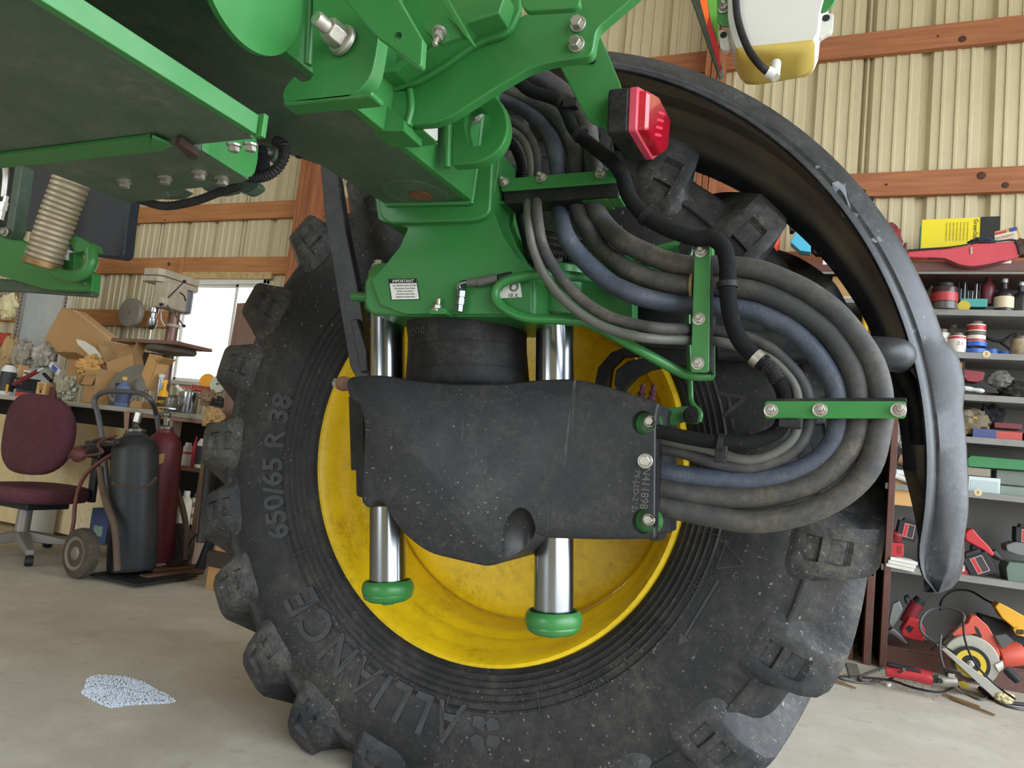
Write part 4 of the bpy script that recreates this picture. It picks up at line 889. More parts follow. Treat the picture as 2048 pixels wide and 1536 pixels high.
def bottle(name, label, px, wpx, hpx, Y, body, cap, labcol=None, neck=.35, shoulder=.62, text=None, flat=1., group=None, tcol=None, cat='bottle'):
    """px = middle of the base"""
    t, p, k = place(name, label, cat, px, Y, group); r = wpx*k/2; h = hpx*k
    g = G().lathe([(r*.92, 0), (r, h*.02), (r, h*shoulder), (r*.9, h*(shoulder+.07)), (r*neck, h*(shoulder+.2)), (r*neck, h*.9)], p, (0, 0, 1), 20)
    if flat != 1.: g.v = [(v[0], p[1]+(v[1]-p[1])*flat, v[2]) for v in g.v]
    g.make('bottle_body', body, t, smooth=40)
    G().lathe([(r*neck*1.15, h*.88), (r*neck*1.15, h*.99), (r*neck, h)], p, (0, 0, 1), 16).make('bottle_cap', cap, t, smooth=40)
    if labcol:
        g = G().lathe([(r*1.012, h*.12), (r*1.012, h*(shoulder-.05))], p, (0, 0, 1), 20, False)
        if flat != 1.: g.v = [(v[0], p[1]+(v[1]-p[1])*flat, v[2]) for v in g.v]
        g.make('bottle_label', labcol, t, smooth=60)
    if text:
        q = p+np.array([.28*r, -r*flat*1.04, h*shoulder*.55]); g = G(); flat_text(g, text, h*.13, q, (1, .25, 0), (0, 0, 1)); g.make('label_lettering', tcol or M_ink, t)
    return t
def can(name, label, px, wpx, hpx, Y, body, bands=(), lid=None, text=None, tcol=None, group=None, cat='can'):
    t, p, k = place(name, label, cat, px, Y, group); r = wpx*k/2; h = hpx*k
    G().lathe([(r*.96, 0), (r, h*.02), (r, h*.8), (r*.96, h*.84)], p, (0, 0, 1), 24).make('can_body', body, t, smooth=40)
    G().lathe([(r*.97, h*.83), (r*.7, h*.87), (r*.66, h*.88), (r*.68, h*.99), (r*.6, h)], p, (0, 0, 1), 20).make('can_lid', lid or M_iron, t, smooth=40)
    for a, b, m in bands: G().lathe([(r*1.012, h*a), (r*1.012, h*b)], p, (0, 0, 1), 24, False).make('printed_band', m, t, smooth=60)
    if text:
        g = G(); flat_text(g, text[0], h*text[1], p+np.array([r*.2, -r*1.05, h*text[2]]), (1, .18, 0), (0, 0, 1)); g.make('can_lettering', tcol or M_ink, t)
    return t
def carton(name, label, px, wpx, hpx, Y, m, depth=.1, rz=0., ry=0., rx=0., cat='box', flaps=None, tape=None, text=None, tcol=None, group=None, face=None):
    """closed carton (or open one with flaps) standing on px = middle of its front lower edge"""
    p = base_at(px, Y); k = MPP(px[0], px[1], Y); w_, h = wpx*k, hpx*k
    t = thing(name, label, cat, (0, 0, 0), group)
    if not flaps:
        G().box((0, depth/2, h/2), (w_, depth, h)).make('carton_body', m, t, bev=.0015)
        if tape: G().box((0, depth/2, h+.0004), (w_*1.003, .03, .0008)).make('packing_tape', tape, t)
    else:
        q = .003
        G().box((0, q/2, h/2), (w_, q, h)).make('front_panel', m, t); G().box((0, depth-q/2, h/2), (w_, q, h)).make('rear_panel', m, t)
        G().box((-w_/2+q/2, depth/2, h/2), (q, depth, h)).make('side_panel', m, t); G().box((w_/2-q/2, depth/2, h/2), (q, depth, h)).make('side_panel', m, t)
        G().box((0, depth/2, q/2), (w_, depth, q)).make('carton_floor', m, t)
        for f_ in flaps:                              # (side, length, angle)
            s_, ln, an = f_; a = math.radians(an)
            if s_ == 'f': c_ = (0, -math.cos(a)*ln/2, h+math.sin(a)*ln/2); d = (w_, ln, q); r = (-a, 0, 0)
            elif s_ == 'b': c_ = (0, depth+math.cos(a)*ln/2, h+math.sin(a)*ln/2); d = (w_, ln, q); r = (a, 0, 0)
            elif s_ == 'l': c_ = (-w_/2-math.cos(a)*ln/2, depth/2, h+math.sin(a)*ln/2); d = (ln, depth, q); r = (0, a, 0)
            else: c_ = (w_/2+math.cos(a)*ln/2, depth/2, h+math.sin(a)*ln/2); d = (ln, depth, q); r = (0, -a, 0)
            G().box(c_, d, r).make('flap', m, t)
    if face: G().box((0, -.0006, h*face[1]), (w_*face[2], .001, h*face[3])).make('printed_panel', face[0], t)
    if text:
        for (s_, sz, ox, oz) in (text if isinstance(text, list) else [text]):
            g = G(); flat_text(g, s_, h*sz, (w_*ox, -.0014, h*oz), (1, 0, 0), (0, 0, 1)); g.make('box_lettering', tcol or M_ink, t)
    t.location = V(p); t.rotation_euler = (rx, ry, rz); return t
def crumple(name, label, px, wpx, hpx, Y, m, cat='bag', seed=0, amp=.35, depth=None, group=None, freq=2.2, flat=False):
    t, p, k = place(name, label, cat, px, Y, group); w_, h = wpx*k, hpx*k; d = depth or w_*.7; g = G(); rings = []; nn, mm = 22, 36
    for i in range(nn+1):
        a = PI*i/nn; ring = []
        for j in range(mm):
            b = 2*PI*j/mm; q = V((math.sin(a)*math.cos(b), math.sin(a)*math.sin(b), math.cos(a)))
            n1 = mnoise.noise(q*freq+V((seed*3.1, seed, 0))); n2 = abs(mnoise.noise(q*freq*2.7+V((0, seed*2.3, seed)))); n3 = abs(mnoise.noise(q*freq*6+V((seed, 0, seed))))
            s_ = 1+amp*(n1-n2*.9-n3*.35)
            z = q.z*s_*h/2+h*.45
            ring.append(p+np.array([q.x*s_*w_/2, q.y*s_*d/2, max(z, .0012)]))
        rings.append(ring)
    g.loft(rings[::-1]); o = g.make(name.replace('plastic_', '')+'_sheet' if False else 'crumpled_body', m, t, smooth=28); return t
def disc(name, label, px, wpx, Y, m, ax, th=.006, hole=.1, cat='disc', rim=None):
    t, p, k = place(name, label, cat, px, Y); r = wpx*k/2
    G().lathe([(r*hole, 0), (r*.97, 0), (r, th*.2), (r, th*.8), (r*.97, th), (r*hole, th), (r*hole, 0)], p, ax, 48, False).make('disc_plate', m, t, smooth=30)
    if rim: G().lathe([(r*hole*1.7, -.002), (r*hole*1.7, th+.002), (r*hole, th+.002), (r*hole, -.002)], p, ax, 24, False).make('disc_hub', rim, t, smooth=30)
    return t
# ------------------------------------------------------------------ bench along the back wall
YB = 3.15
zb0 = PY(300, 819, YB)[2]
SUPPORT.append(zb0)
bl, br_ = -7.0, PY(425, 830, YB)[0]
t = thing('workbench', 'long grey-topped workbench below the window, heaped with boxes and bottles', 'workbench', ((bl+br_)/2, 3.55, 0))
G().box2((bl, YB, zb0-.03), (br_, 4.05, zb0)).make('bench_top', mat('worn bench top', '#a9a298', .5, col2='#8a7f70', scale=6, dust='#6a5c48'), t, bev=.004)
G().box2((PY(276, 830, YB)[0], YB+.004, zb0-.052), (br_, YB+.03, zb0-.031)).make('bench_apron', mat('pinkish timber', '#8f6f60', .8, col2='#75584b', scale=8), t, bev=.002)
M_leg = mat('pinkish leg timber', '#a08878', .8, col2='#8a7262', scale=8)
for px in ((396, 1040), (322, 1000), (-120, 1000)):
    x = PY(*px, YB+.04)[0]; G().box2((x-.022, YB+.02, 0), (x+.022, YB+.09, zb0-.031)).make('leg', M_leg, t, bev=.002)
    G().box2((x-.022, 3.95, 0), (x+.022, 4.02, zb0-.031)).make('leg', M_leg, t, bev=.002)
zs1 = PY(380, 934, YB+.15)[2]; SUPPORT.append(zs1); xs0 = PY(322, 934, YB+.1)[0]
G().box2((xs0, YB+.08, zs1-.02), (br_-.03, 3.9, zs1)).make('lower_shelf', mat('brown shelf board', '#8a6646', .8), t, bev=.002)
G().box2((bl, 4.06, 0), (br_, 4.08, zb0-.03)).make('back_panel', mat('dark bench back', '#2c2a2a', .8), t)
cp = mat('cream painted plywood', '#d3c08e', .6, col2='#b08f55', scale=2.0, amt=.8, dust='#f3f0e8', dscale=2.2, damt=.9)  # white blotches put the sunlit patch into the cream colour
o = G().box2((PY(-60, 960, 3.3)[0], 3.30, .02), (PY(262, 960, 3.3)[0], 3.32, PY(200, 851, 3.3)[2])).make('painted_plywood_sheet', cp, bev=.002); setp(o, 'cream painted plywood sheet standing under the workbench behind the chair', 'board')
# ---- grey steel shelving on the bench
YSh = 3.72
t = thing('steel_shelving', 'slotted grey steel shelving upright with pale sheet side, standing on the workbench', 'shelving', PY(85, 800, YSh))
Mup = mat('slotted angle', '#9a938c', .5, .4, dust='#6f6355')
xa, xb_ = PY(30, 700, YSh)[0], PY(133, 620, YSh)[0]; zt_ = 2.2
for x, wd in ((xa, .06), (xb_, .04)):
    o = G().box2((x-wd/2, YSh-.02, zb0), (x+wd/2, YSh, zt_)).make('slotted_post', Mup, t)
    g = G()
    for i in range(42):
        z = zb0+.04+i*.03
        if z < zt_: g.box((x+.006, YSh-.0205, z), (.011, .002, .017))
    setp(g.make('slots', M_ink, o), kind='stuff')
G().box2((xa+.03, YSh-.002, zb0), (xb_-.02, YSh+.004, zt_)).make('side_sheet', mat('galvanised side sheet', '#b9c0c4', .4, .2, col2='#9aa2a8', scale=2, dust='#6f7478', dscale=2.5), t)
G().box2((xa-1.2, YSh+.02, zb0+.42), (xa-.05, 4.1, zb0+.44)).make('shelf_board', Mup, t)
# things left of that upright
crumple('work_glove', 'tan cloth glove hanging beside the shelving upright', (12, 735), 34, 70, 3.6, mat('tan cloth', '#b59a6a', .9), 'glove', 3, .3)
t, p, k = place('red_hand_tool', 'red plastic tool with orange cap beside the shelving post', 'tool', (10, 690), 3.66)
G().ext(rounded([p+np.array([a*k, 0, b*k]) for a, b in ((-30, 0), (4, 0), (8, 14), (0, 26), (-12, 22), (-30, 26))], .01), (0, .05, 0)).make('tool_body', cmat('#b03a34'), t, bev=.004)
G().lathe([(.022, 0), (.022, .03), (.016, .04)], p+np.array([.02, 0, -.06]), (0, 0, 1), 16).make('orange_cap', cmat('#e0694a'), t, smooth=40)
crumple('yellow_cloth', 'pale yellow cloth draped high on the shelving', (14, 640), 40, 60, 3.68, mat('yellow rag', '#d9cf9f', .9), 'cloth', 8, .3)
crumple('cluttered_parts_bag', 'small bag of orange and teal parts on the upper shelf', (18, 600), 50, 26, 3.7, mat('mixed parts bag', '#b5826a', .5, col2='#7da59a', scale=14, amt=.9), 'bag', 11, .4)
# ---- cardboard and packing on the bench
carton('shipping_carton', 'large tan cardboard carton tilted on its corner in front of the shelving', (128, 714), 142, 78, 3.5, M_card, .2, rz=.05, ry=.46, flaps=None, tape=M_cardL)
crumple('plastic_bag', 'grey crumpled plastic bag nearest the shelving post', (42, 738), 52, 62, 3.45, M_bag, 'bag', 1, .42)
crumple('plastic_bag', 'grey crumpled plastic bag with white folds beside the big carton', (82, 736), 50, 54, 3.48, mat('white folded bag', '#b5aea2', .35, col2='#6a6258', scale=16, amt=.8), 'bag', 2, .5)
crumple('plastic_bag', 'clear crumpled bag lying against the brown open box', (130, 812), 44, 52, 3.24, mat('olive clear bag', '#8f8a70', .3, col2='#b7b39c', scale=15, amt=.8), 'bag', 5, .5)
carton('open_carton', 'low brown carton behind the tube box, spilling brown packing paper', (150, 768), 90, 50, 3.34, M_card, .14, rz=-.2, flaps=[('f', .1, 20), ('l', .12, 30)])
crumple('packing_paper', 'crumpled kraft packing paper bursting from the carton', (178, 757), 62, 48, 3.30, M_kraft, 'paper', 4, .5)
t, p, k = place('paper_sheet', 'curled white paper sheet standing on the packing paper', 'paper', (190, 745), 3.40)
g = G(); P = [PY(a, b, 3.40) for a, b in ((152, 678), (168, 682), (188, 694), (203, 712), (200, 724), (222, 742), (214, 752), (205, 752), (192, 728), (172, 704), (155, 688))]
g.ext(rounded(P, .006), (0, .004, 0)).make('curled_sheet', M_paperW, t)
carton('flapped_carton', 'tan carton with two flaps raised, holding yellow scraps, below the drill table', (246, 762), 62, 48, 3.33, M_card, .09, rz=.2, ry=-.35, flaps=[('l', .13, 75), ('r', .1, 60), ('b', .12, 70)])
crumple('foam_scraps', 'pale yellow foam scraps inside the flapped carton', (238, 734), 24, 18, 3.47, mat('yellow foam', '#e6d28a', .8), 'foam', 6, .6)
carton('sunlit_carton', 'yellow-lit cardboard carton leaning at the drill column', (286, 770), 44, 60, 3.26, M_cardL, .08, rz=-.3, ry=.45, flaps=[('r', .08, 50)])
disc('metal_disc', 'large grey metal disc leaning among the cartons', (260, 768), 92, 3.24, mat('dull steel', '#8b8984', .5, .5, dust='#5d574d'), (.1, -1, .5), .006, .02)
t, p, k = place('drum_lid', 'dark green-black half round lid behind the brown box', 'lid', (180, 757), 3.33)
g = G(); P = [p+np.array([28*k*math.cos(a), 0, 28*k*math.sin(a)]) for a in np.linspace(0, PI, 18)]; g.ext(P, (0, .006, 0)).make('lid_plate', mat('green black plate', '#39473d', .5), t)
G().tube([q+np.array([0, -.002, 0]) for q in P], .0035, 8, 2).make('lid_rim', M_paperW, t, smooth=60)
# small boxes on the left end
bottle('oil_bottle', 'white oil bottle with black and yellow label at the bench end', (10, 789), 26, 62, 3.26, cmat('#d8d8d4'), M_ink, cmat('#2a2a2c'), .55, .8)
G().box(PY(11, 777, 3.235), (.055, .004, .06)).make('yellow_label', cmat('#d9a21c'), [o for o in bpy.data.objects if o.name.startswith('oil_bottle') and o.type == 'EMPTY'][-1])
carton('small_carton', 'small kraft box with white label on top of the black filter box', (31, 753), 20, 24, 3.3, M_cardL, .06, face=(M_paperW, .45, .6, .5))
carton('filter_carton', 'black filter box with white WIX lettering', (36, 778), 40, 23, 3.28, cmat('#1d1f24'), .1, text=('WIX', .6, -.15, .62), tcol=M_paperW)
carton('drill_set_case', 'dark blue flat case below the black filter box', (46, 786), 46, 14, 3.27, cmat('#26344f'), .1)
carton('red_toolbox', 'long red flat box at the base of the pile', (46, 793), 52, 9, 3.25, cmat('#b8483f'), .12)
carton('parts_carton', 'upright kraft parts box with black print', (80, 790), 24, 33, 3.24, M_cardL, .06, rz=.1, text=[('IF IT IS\nNOT\nOURS', .13, 0, .72), ('GENUINE', .1, 0, .2)], face=(M_ink, .42, .22, .18))
carton('maroon_carton', 'small dark maroon box between kraft box and clear bag', (103, 794), 18, 26, 3.26, cmat('#5a2a30'), .08)
carton('tube_carton', 'white and blue slim tube box lying tilted on the pile', (106, 742), 36, 12, 3.36, M_paperW, .04, ry=.5, face=(cmat('#3b5ba8'), .5, .5, .8))
carton('labelled_carton', 'small pale box with printed label next to the red brush', (50, 760), 18, 20, 3.3, M_paperW, .05, face=(M_iron, .7, .8, .2))
p0, p1 = PY(28, 768, 3.22), PY(76, 742, 3.24); t = thing('bristle_brush', 'dark red bristle brush lying diagonally over the boxes', 'brush', p0)
g = G(); C_ = [p0+(p1-p0)*i/40 for i in range(41)]; g.tube(C_, [.013*(1.25 if i % 3 == 0 else .8) for i in range(41)], 10, 1, smooth=False); g.make('bristles', cmat('#7a2a2c', .9), t)
G().tube([p1, p1+(p1-p0)*.2], .008, 10, smooth=False).make('handle', M_paperW, t, smooth=40)
p0, p1 = PY(88, 748, 3.28), PY(112, 772, 3.26); t = thing('paint_scraper', 'black handled scraper lying beside the tube box', 'scraper', p0)
G().tube([p0, p0+(p1-p0)*.6], .012, 10, smooth=False).make('handle', M_ink, t, smooth=40); G().ext([p0+(p1-p0)*.6+np.array([-.01, 0, .012]), p1+np.array([-.01, 0, .02]), p1+np.array([.012, 0, -.02]), p0+(p1-p0)*.6+np.array([.01, 0, -.012])], (0, .002, 0)).make('blade', M_steel, t)
carton('brown_paper_carton', 'torn brown open box at the bench front edge', (172, 809), 46, 54, 3.18, M_card, .16, rz=-.25, flaps=[('l', .05, 70), ('f', .06, -70), ('r', .05, 80)])
carton('white_carton', 'white box with small black print behind the blue bottle', (222, 790), 40, 38, 3.4, M_paperW, .1, rz=.1, text=('OIL', .2, -.3, .75))
bottle('motor_oil_bottle', 'blue motor oil bottle with gold cap behind the cart handle', (243, 806), 34, 60, 3.18, cmat('#5b6d96', .4), M_gold, cmat('#39466a'), .32, .62, flat=.55)
bottle('grey_oil_bottle', 'dark grey oil jug half hidden beside the blue bottle', (229, 808), 24, 46, 3.2, cmat('#4b4f57', .4), M_ink, None, .32, .62, flat=.6)
carton('flat_carton', 'small flattened kraft box lying under the cart handle', (262, 812), 52, 14, 3.2, M_card, .08, rz=.1)
t, p, k = place('clamp_frame', 'white painted wire clamp lying on papers', 'clamp', (285, 790), 3.3)
g = G(); g.tube([PY(a, b, 3.3) for a, b in ((276, 786), (280, 772), (292, 772), (296, 782))], .005, 8); g.tube([PY(274, 786, 3.3), PY(296, 788, 3.3)], .004, 8, smooth=False); g.make('clamp_wire', M_paperW, t, smooth=60)
crumple('crumpled_papers', 'white crumpled papers below the grey disc', (270, 790), 50, 28, 3.3, M_paperW, 'paper', 9, .4)
bottle('fuel_treatment_bottle', 'yellow fuel treatment bottle with HEET on its label', (323, 814), 26, 62, 3.19, cmat('#f2b21a', .35), cmat('#f2b21a', .35), cmat('#3a2a18'), .35, .5, text='HEET', flat=.5, tcol=cmat('#f2c21a'))
bottle('silver_bottle', 'silver capped slim bottle behind the yellow bottle', (316, 806), 14, 58, 3.26, cmat('#8d8c90', .3, metal=.6), cmat('#c9ccd4', .3), None, .8, .8)
can('glass_jar', 'clear glass jar of dark bits beside the yellow bottle', (343, 812), 26, 34, 3.22, mat('jar glass grey', '#8d8b80', .15, col2='#5d564a', scale=20, amt=.8), lid=M_iron, cat='jar')
t, p, k = place('steel_cup', 'brushed steel cup on the bench below the window', 'cup', (376, 815), 3.2)
G().lathe([(.05, 0), (.052, .005), (.052, .125), (.05, .125), (.049, .01), (.0, .008)], p, (0, 0, 1), 28).make('cup_body', M_steel, t, smooth=40)
G().tube([p+np.array([-.05, 0, .11]), p+np.array([-.075, 0, .1]), p+np.array([-.075, 0, .05]), p+np.array([-.05, 0, .04])], .006, 8).make('cup_handle', M_steel, t, smooth=60)
t = thing('coiled_air_hose', 'red coiled air hose with white nozzle lying over the steel cup', 'hose', PY(400, 780, 3.24))
g = G(); A, B = PY(385, 775, 3.22), PY(428, 782, 3.26); N_ = 130
g.tube([A+(B-A)*i/N_+np.array([0, .016*math.cos(i*2*PI/13), .016*math.sin(i*2*PI/13)]) for i in range(N_+1)], .0035, 6, 1, smooth=False); g.make('hose_coil', cmat('#b4473f', .4), t, smooth=60)
G().tube([PY(356, 773, 3.2), A], .006, 8, smooth=False).make('hose_tail', cmat('#c0655a', .4), t, smooth=60); G().tube([PY(354, 772, 3.2), PY(366, 784, 3.2)], .012, 10, smooth=False).make('nozzle', M_paperW, t, smooth=40)
disc('amber_reflector', 'round amber plastic disc leaning below the window', (415, 762), 30, 3.3, cmat('#e09a2a', .3), (.35, -1, .3), .012, .02)
disc('paper_filter_disc', 'pale grey round filter disc leaning beside the amber disc', (441, 770), 36, 3.26, cmat('#b3b3a2', .7), (.2, -1, .1), .03, .08, rim=cmat('#2f5a3a'))
crumple('oily_rag', 'brown oily rag on the bench end', (414, 812), 44, 34, 3.2, mat('brown rag', '#8a6f54', .9, col2='#5c4636', scale=14), 'rag', 12, .5)
crumple('black_rag', 'dark rag beside the brown oily rag', (430, 815), 40, 26, 3.22, mat('black rag', '#2e2d2e', .9), 'rag', 13, .4)
crumple('paper_sack', 'crumpled brown paper sack hanging over the bench end', (424, 855), 50, 44, 3.12, mat('brown paper sack', '#b5925e', .8, col2='#8b5f4c', scale=8), 'bag', 14, .5)
# ---- drill press
YD = 3.42
xd = PY(322, 548, YD)[0]; zc0, zc1 = PY(322, 560, YD)[2], PY(322, 541, YD)[2]; yr_ = min(PX(404, 580, xd)[1], 4.3)
t = thing('drill_press', 'old beige bench drill press with brown column and round steel table', 'drill press', PY(335, 805, YD+.3))
Mdp = mat('worn beige enamel', '#b9ad98', .5, col2='#8f8573', scale=10, dust='#6a5a45', dscale=8)
wdp = xd-PY(281, 548, YD)[0]
def slab(x0, x1, y0, y1, z0, z1, c): 
    return [(x0+c, y0, z0), (x1-c, y0, z0), (x1, y0+c, z0), (x1, y1-c, z0), (x1-c*2, y1, z0), (x0+c*2, y1, z0), (x0, y1-c, z0), (x0, y0+c, z0)], (0, 0, z1-z0)
zm = (zc0+zc1)/2
G().ext(*slab(xd-wdp, xd, YD, yr_, zm+.004, zc1+.02, .03)).make('belt_cover_lid', Mdp, t, bev=.006)
G().ext(*slab(xd-wdp, xd, YD, yr_, zc0-.005, zm-.001, .03)).make('belt_guard', Mdp, t, bev=.004)
hx0, hx1 = PY(297, 600, YD)[0], PY(319, 600, YD)[0]; zh = PY(310, 612, YD)[2]
hy1 = PX(372, 600, hx1+.02)[1]
G().box2((hx0, YD+.03, zh), (hx1+.03, min(hy1, YD+.4), zc0)).make('drill_head', Mdp, t, bev=.012, seg=3)
q = PY(309, 616, YD+.06)
g = G().lathe([(.028, 0), (.028, -.03), (.018, -.035), (.018, -.07), (.03, -.075), (.03, -.115), (.02, -.14), (.008, -.15)], q, (0, 0, 1), 20); g.make('chuck', M_steel, t, smooth=30)
G().lathe([(.004, -.15), (.004, -.22), (.001, -.23)], q, (0, 0, 1), 10).make('drill_bit', M_steel, t)
cx, cy = PY(346, 650, YD+.22)[0], YD+.22
G().lathe([(.04, zb0), (.04, zc0)], (cx, cy, 0), (0, 0, 1), 24).make('column', mat('brown column', '#6f5248', .4, .4, col2='#8a6a5c', scale=6), t, smooth=40)
G().lathe([(.05, 0), (.05, .02)], (cx, cy, PY(346, 655, cy)[2]), (0, 0, 1), 24).make('column_collar', Mdp, t, smooth=40)
ztb = PY(300, 690, YD+.1)[2]; tx0, tx1 = PY(242, 690, YD)[0], PY(372, 700, YD)[0]
G().box2((tx0, YD-.08, ztb-.012), (tx1, YD+.22, ztb+.012)).make('wooden_table_top', mat('brown table board', '#7b5a4a', .7, col2='#5c4236', scale=8), t, bev=.003)
G().lathe([(.15, 0), (.16, -.015), (.15, -.035), (.05, -.05)], ((tx0+tx1)/2+.08, YD+.08, ztb-.014), (0, 0, 1), 36).make('round_table', M_iron, t, smooth=40)
G().box((cx-.02, cy-.08, ztb-.1), (.09, .16, .09)).make('table_bracket', M_iron, t, bev=.01); G().tube([(cx-.09, cy-.12, ztb-.07), (cx-.09, cy-.12, ztb-.16)], .012, 10, smooth=False).make('table_crank', M_steel, t, smooth=40)
G().box2((cx-.13, cy-.3, zb0), (cx+.13, cy+.1, zb0+.03)).make('base', M_iron, t, bev=.01)
hub = PY(345, 608, YD+.12); hub[1] = YD+.05
HB_ = G().lathe([(.026, 0), (.026, .03), (.015, .035)], hub, (.3, -1, 0), 16).make('feed_hub', Mdp, t, smooth=40)
for a, kn in (((369, 563), True), ((322, 609), True), ((368, 652), False)):
    e = PY(*a, YD); o = G().tube([hub, e], .0055, 8, smooth=False).make('feed_handle', M_steel, t, smooth=60)
    G().lathe([(.0, -.012), (.011, -.006), (.013, 0), (.011, .006), (.0, .012)], e, (0, 0, 1), 12).make('handle_knob', M_ink, o, smooth=60)
m0 = (xd-.07, min(yr_-.1, 4.2), zc0-.17); G().lathe([(.06, 0), (.075, .01), (.075, .15), (.06, .165)], m0, (0, 0, 1), 24).make('motor', mat('grey motor', '#77777c', .5, .3), t, smooth=40)
G().tube([PY(322, 620, YD+.1), PY(323, 640, YD+.1), PY(330, 652, YD+.1)], .004, 8).make('wire_tail', M_paperW, t, smooth=60)
G().tube([PY(360, 585, YD+.1), PY(368, 592, YD+.1), PY(371, 602, YD+.1)], .005, 8).make('power_cord', M_ink, t, smooth=60)
# big disc hung on the wall
d_ = disc('wall_saw_plate', 'big round grey steel plate hanging on the wall behind the drill chuck', (268, 627), 58, 4.28, mat('weathered steel plate', '#8d877d', .6, .4, col2='#7a7165', scale=5), (.0, -1, .0), .05, .07)
g = G(); p = PY(268, 627, 4.27); r_ = 29*MPP(268, 627, 4.28)
for i in range(4):
    a = PI/2*i+.2; g.lathe([(.012, 0), (.012, .002)], p+np.array([r_*.62*math.cos(a), 0, r_*.62*math.sin(a)]), (0, -1, 0), 12)
setp(g.make('bolt_holes', M_ink, d_), kind='stuff')
# ---- wood panel and timber at the bench's right end
o = G().ext([PY(a, b, 3.22) for a, b in ((474, 606), (560, 602), (560, 905), (440, 905), (452, 740))], (0, .018, 0)).make('veneer_board', mat('brown veneer', '#7d6254', .6, col2='#66493c', scale=3, amt=.7, stretch=(14, 14, .8)), bev=.002); setp(o, 'brown wood-grain panel standing upright in front of the window', 'board')
t = thing('timber_box', 'tan plywood box with dark base on the floor beside the tyre', 'box', PZ(460, 1178, 0))
Mply = mat('tan plywood', '#b48a54', .75, col2='#9a7242', scale=2.5, amt=.6, stretch=(2, 2, 8))
xq0, xq1 = PY(414, 1130, 2.88)[0], -2.35; zq = [PY(414, b, 2.88)[2] for b in (890, 1100, 1131)]
G().box2((xq0+.02, 2.9, zq[1]), (xq1, 3.1, zq[0])).make('upper_panel', Mply, t, bev=.002)
G().box2((xq0, 2.87, zq[2]), (xq1, 3.12, zq[1])).make('dark_band', mat('dark timber', '#3b2e26', .8), t, bev=.002)
G().box2((xq0+.01, 2.88, 0), (xq1, 3.1, zq[2])).make('lower_panel', Mply, t, bev=.002)
o = G().tube([PY(424, 850, 3.05), PY(418, 960, 2.95), PY(404, 1085, 2.9)], .03, 10, 3).make('dark_pole', mat('black pole', '#242022', .6), smooth=60); setp(o, 'thick dark pole leaning by the bench leg and timber box', 'pole')
# ---- shelf under the bench
can('spray_can', 'pale spray can with red mark on the shelf under the bench', (371, 930), 17, 46, 3.35, cmat('#c9c5b4'), [(.5, .6, cmat('#b03a34'))], lid=M_paperW)
bottle('red_tube', 'thin red tube between pale can and dark bottle under bench', (385, 930), 9, 60, 3.34, cmat('#b3262e'), cmat('#b3262e'), None, .35, .7)
bottle('cleaner_bottle', 'dark labelled bottle with white cap on the shelf under the bench', (398, 930), 18, 58, 3.33, cmat('#d2d0c8'), M_paperW, cmat('#24242c'), .45, .8)
bottle('white_jug', 'white plastic jug on the floor under the bench', (363, 1062), 30, 80, 3.35, cmat('#cfc8b2'), M_paperW, None, .35, .7, flat=.7, cat='jug')
can('paint_tin', 'pale tin with brown bands under the bench', (388, 1048), 22, 62, 3.4, cmat('#b9b2a0'), [(.2, .35, cmat('#7a5440')), (.55, .7, cmat('#7a5440'))])
p = PZ(398, 1136, .03); t = thing('grease_gun', 'dark grease gun with chrome lever leaning near the pole', 'grease gun', (p[0], p[1], 0))
G().tube([p-np.array([0, 0, .028]), p+np.array([.04, .02, .16])], .028, 12, smooth=False).make('barrel', M_ink, t, smooth=40); G().tube([p+np.array([-.09, -.02, .0]), p+np.array([-.06, -.02, .14]), p+np.array([.02, 0, .25])], .007, 8).make('lever', M_steel, t, smooth=60)
carton('blue_carton', 'blue cardboard box standing on the floor behind the cart wheel', (192, 1085), 50, 66, 3.0, cmat('#3a4a72'), .15, face=(cmat('#7d9a86'), .35, .5, .3))
bottle('white_bucket', 'grey-white bucket standing under the bench behind the chair', (75, 1080), 52, 84, 3.22, cmat('#a8a49a'), M_ink, None, .9, .9, cat='bucket')
# ---- office chair
YCh = 2.72
t = thing('office_chair', 'maroon fabric office chair on a grey five-star base', 'chair', PZ(46, 1085, 0))
Mfab = mat('maroon fabric', '#552832', .9, col2='#42202a', scale=40, amt=.6, dust='#8a5a5c', dscale=6, damt=.35, bump=.4, bscale=300)
Mcg = mat('grey chair metal', '#8d8780', .45, .3)
def sup(cx, cz, a, b, n=40, e=2.6): return [(cx+a*abs(math.cos(q))**(2/e)*math.copysign(1, math.cos(q)), cz+b*abs(math.sin(q))**(2/e)*math.copysign(1, math.sin(q))) for q in np.linspace(0, 2*PI, n, endpoint=False)]
ybk = YCh+.22; c0 = PY(70, 868, ybk); k = MPP(66, 866, ybk)
g = G(); rings = []
for s_, dy in ((.7, -.045), (.92, -.04), (1., -.02), (1., .012), (.94, .03), (.5, .04)):
    rings.append([np.array([x, ybk+dy+.35*(x-c0[0])**2-.25*(z-c0[2])**2, z]) for x, z in sup(c0[0], c0[2], 98*k*s_, 80*k*s_)])
g.loft(rings); g.make('backrest', Mfab, t, smooth=60)
c1 = PY(76, 984, YCh); k1 = MPP(76, 984, YCh); g = G(); rings = []
for s_, dz in ((.7, -.05), (.94, -.04), (1., -.015), (1., .015), (.93, .035), (.8, .036), (.4, .022)):
    rings.append([np.array([x, y, c1[2]+dz]) for x, y in sup(c1[0], YCh, 84*k1*s_, .23*s_)])
g.loft(rings); g.make('seat', Mfab, t, smooth=60)
g = G(); g.box((c1[0]+.17, YCh+.19, c1[2]+.14), (.05, .025, .36), (0, -.05, 0)); g.make('back_support', M_ink, t, bev=.006)
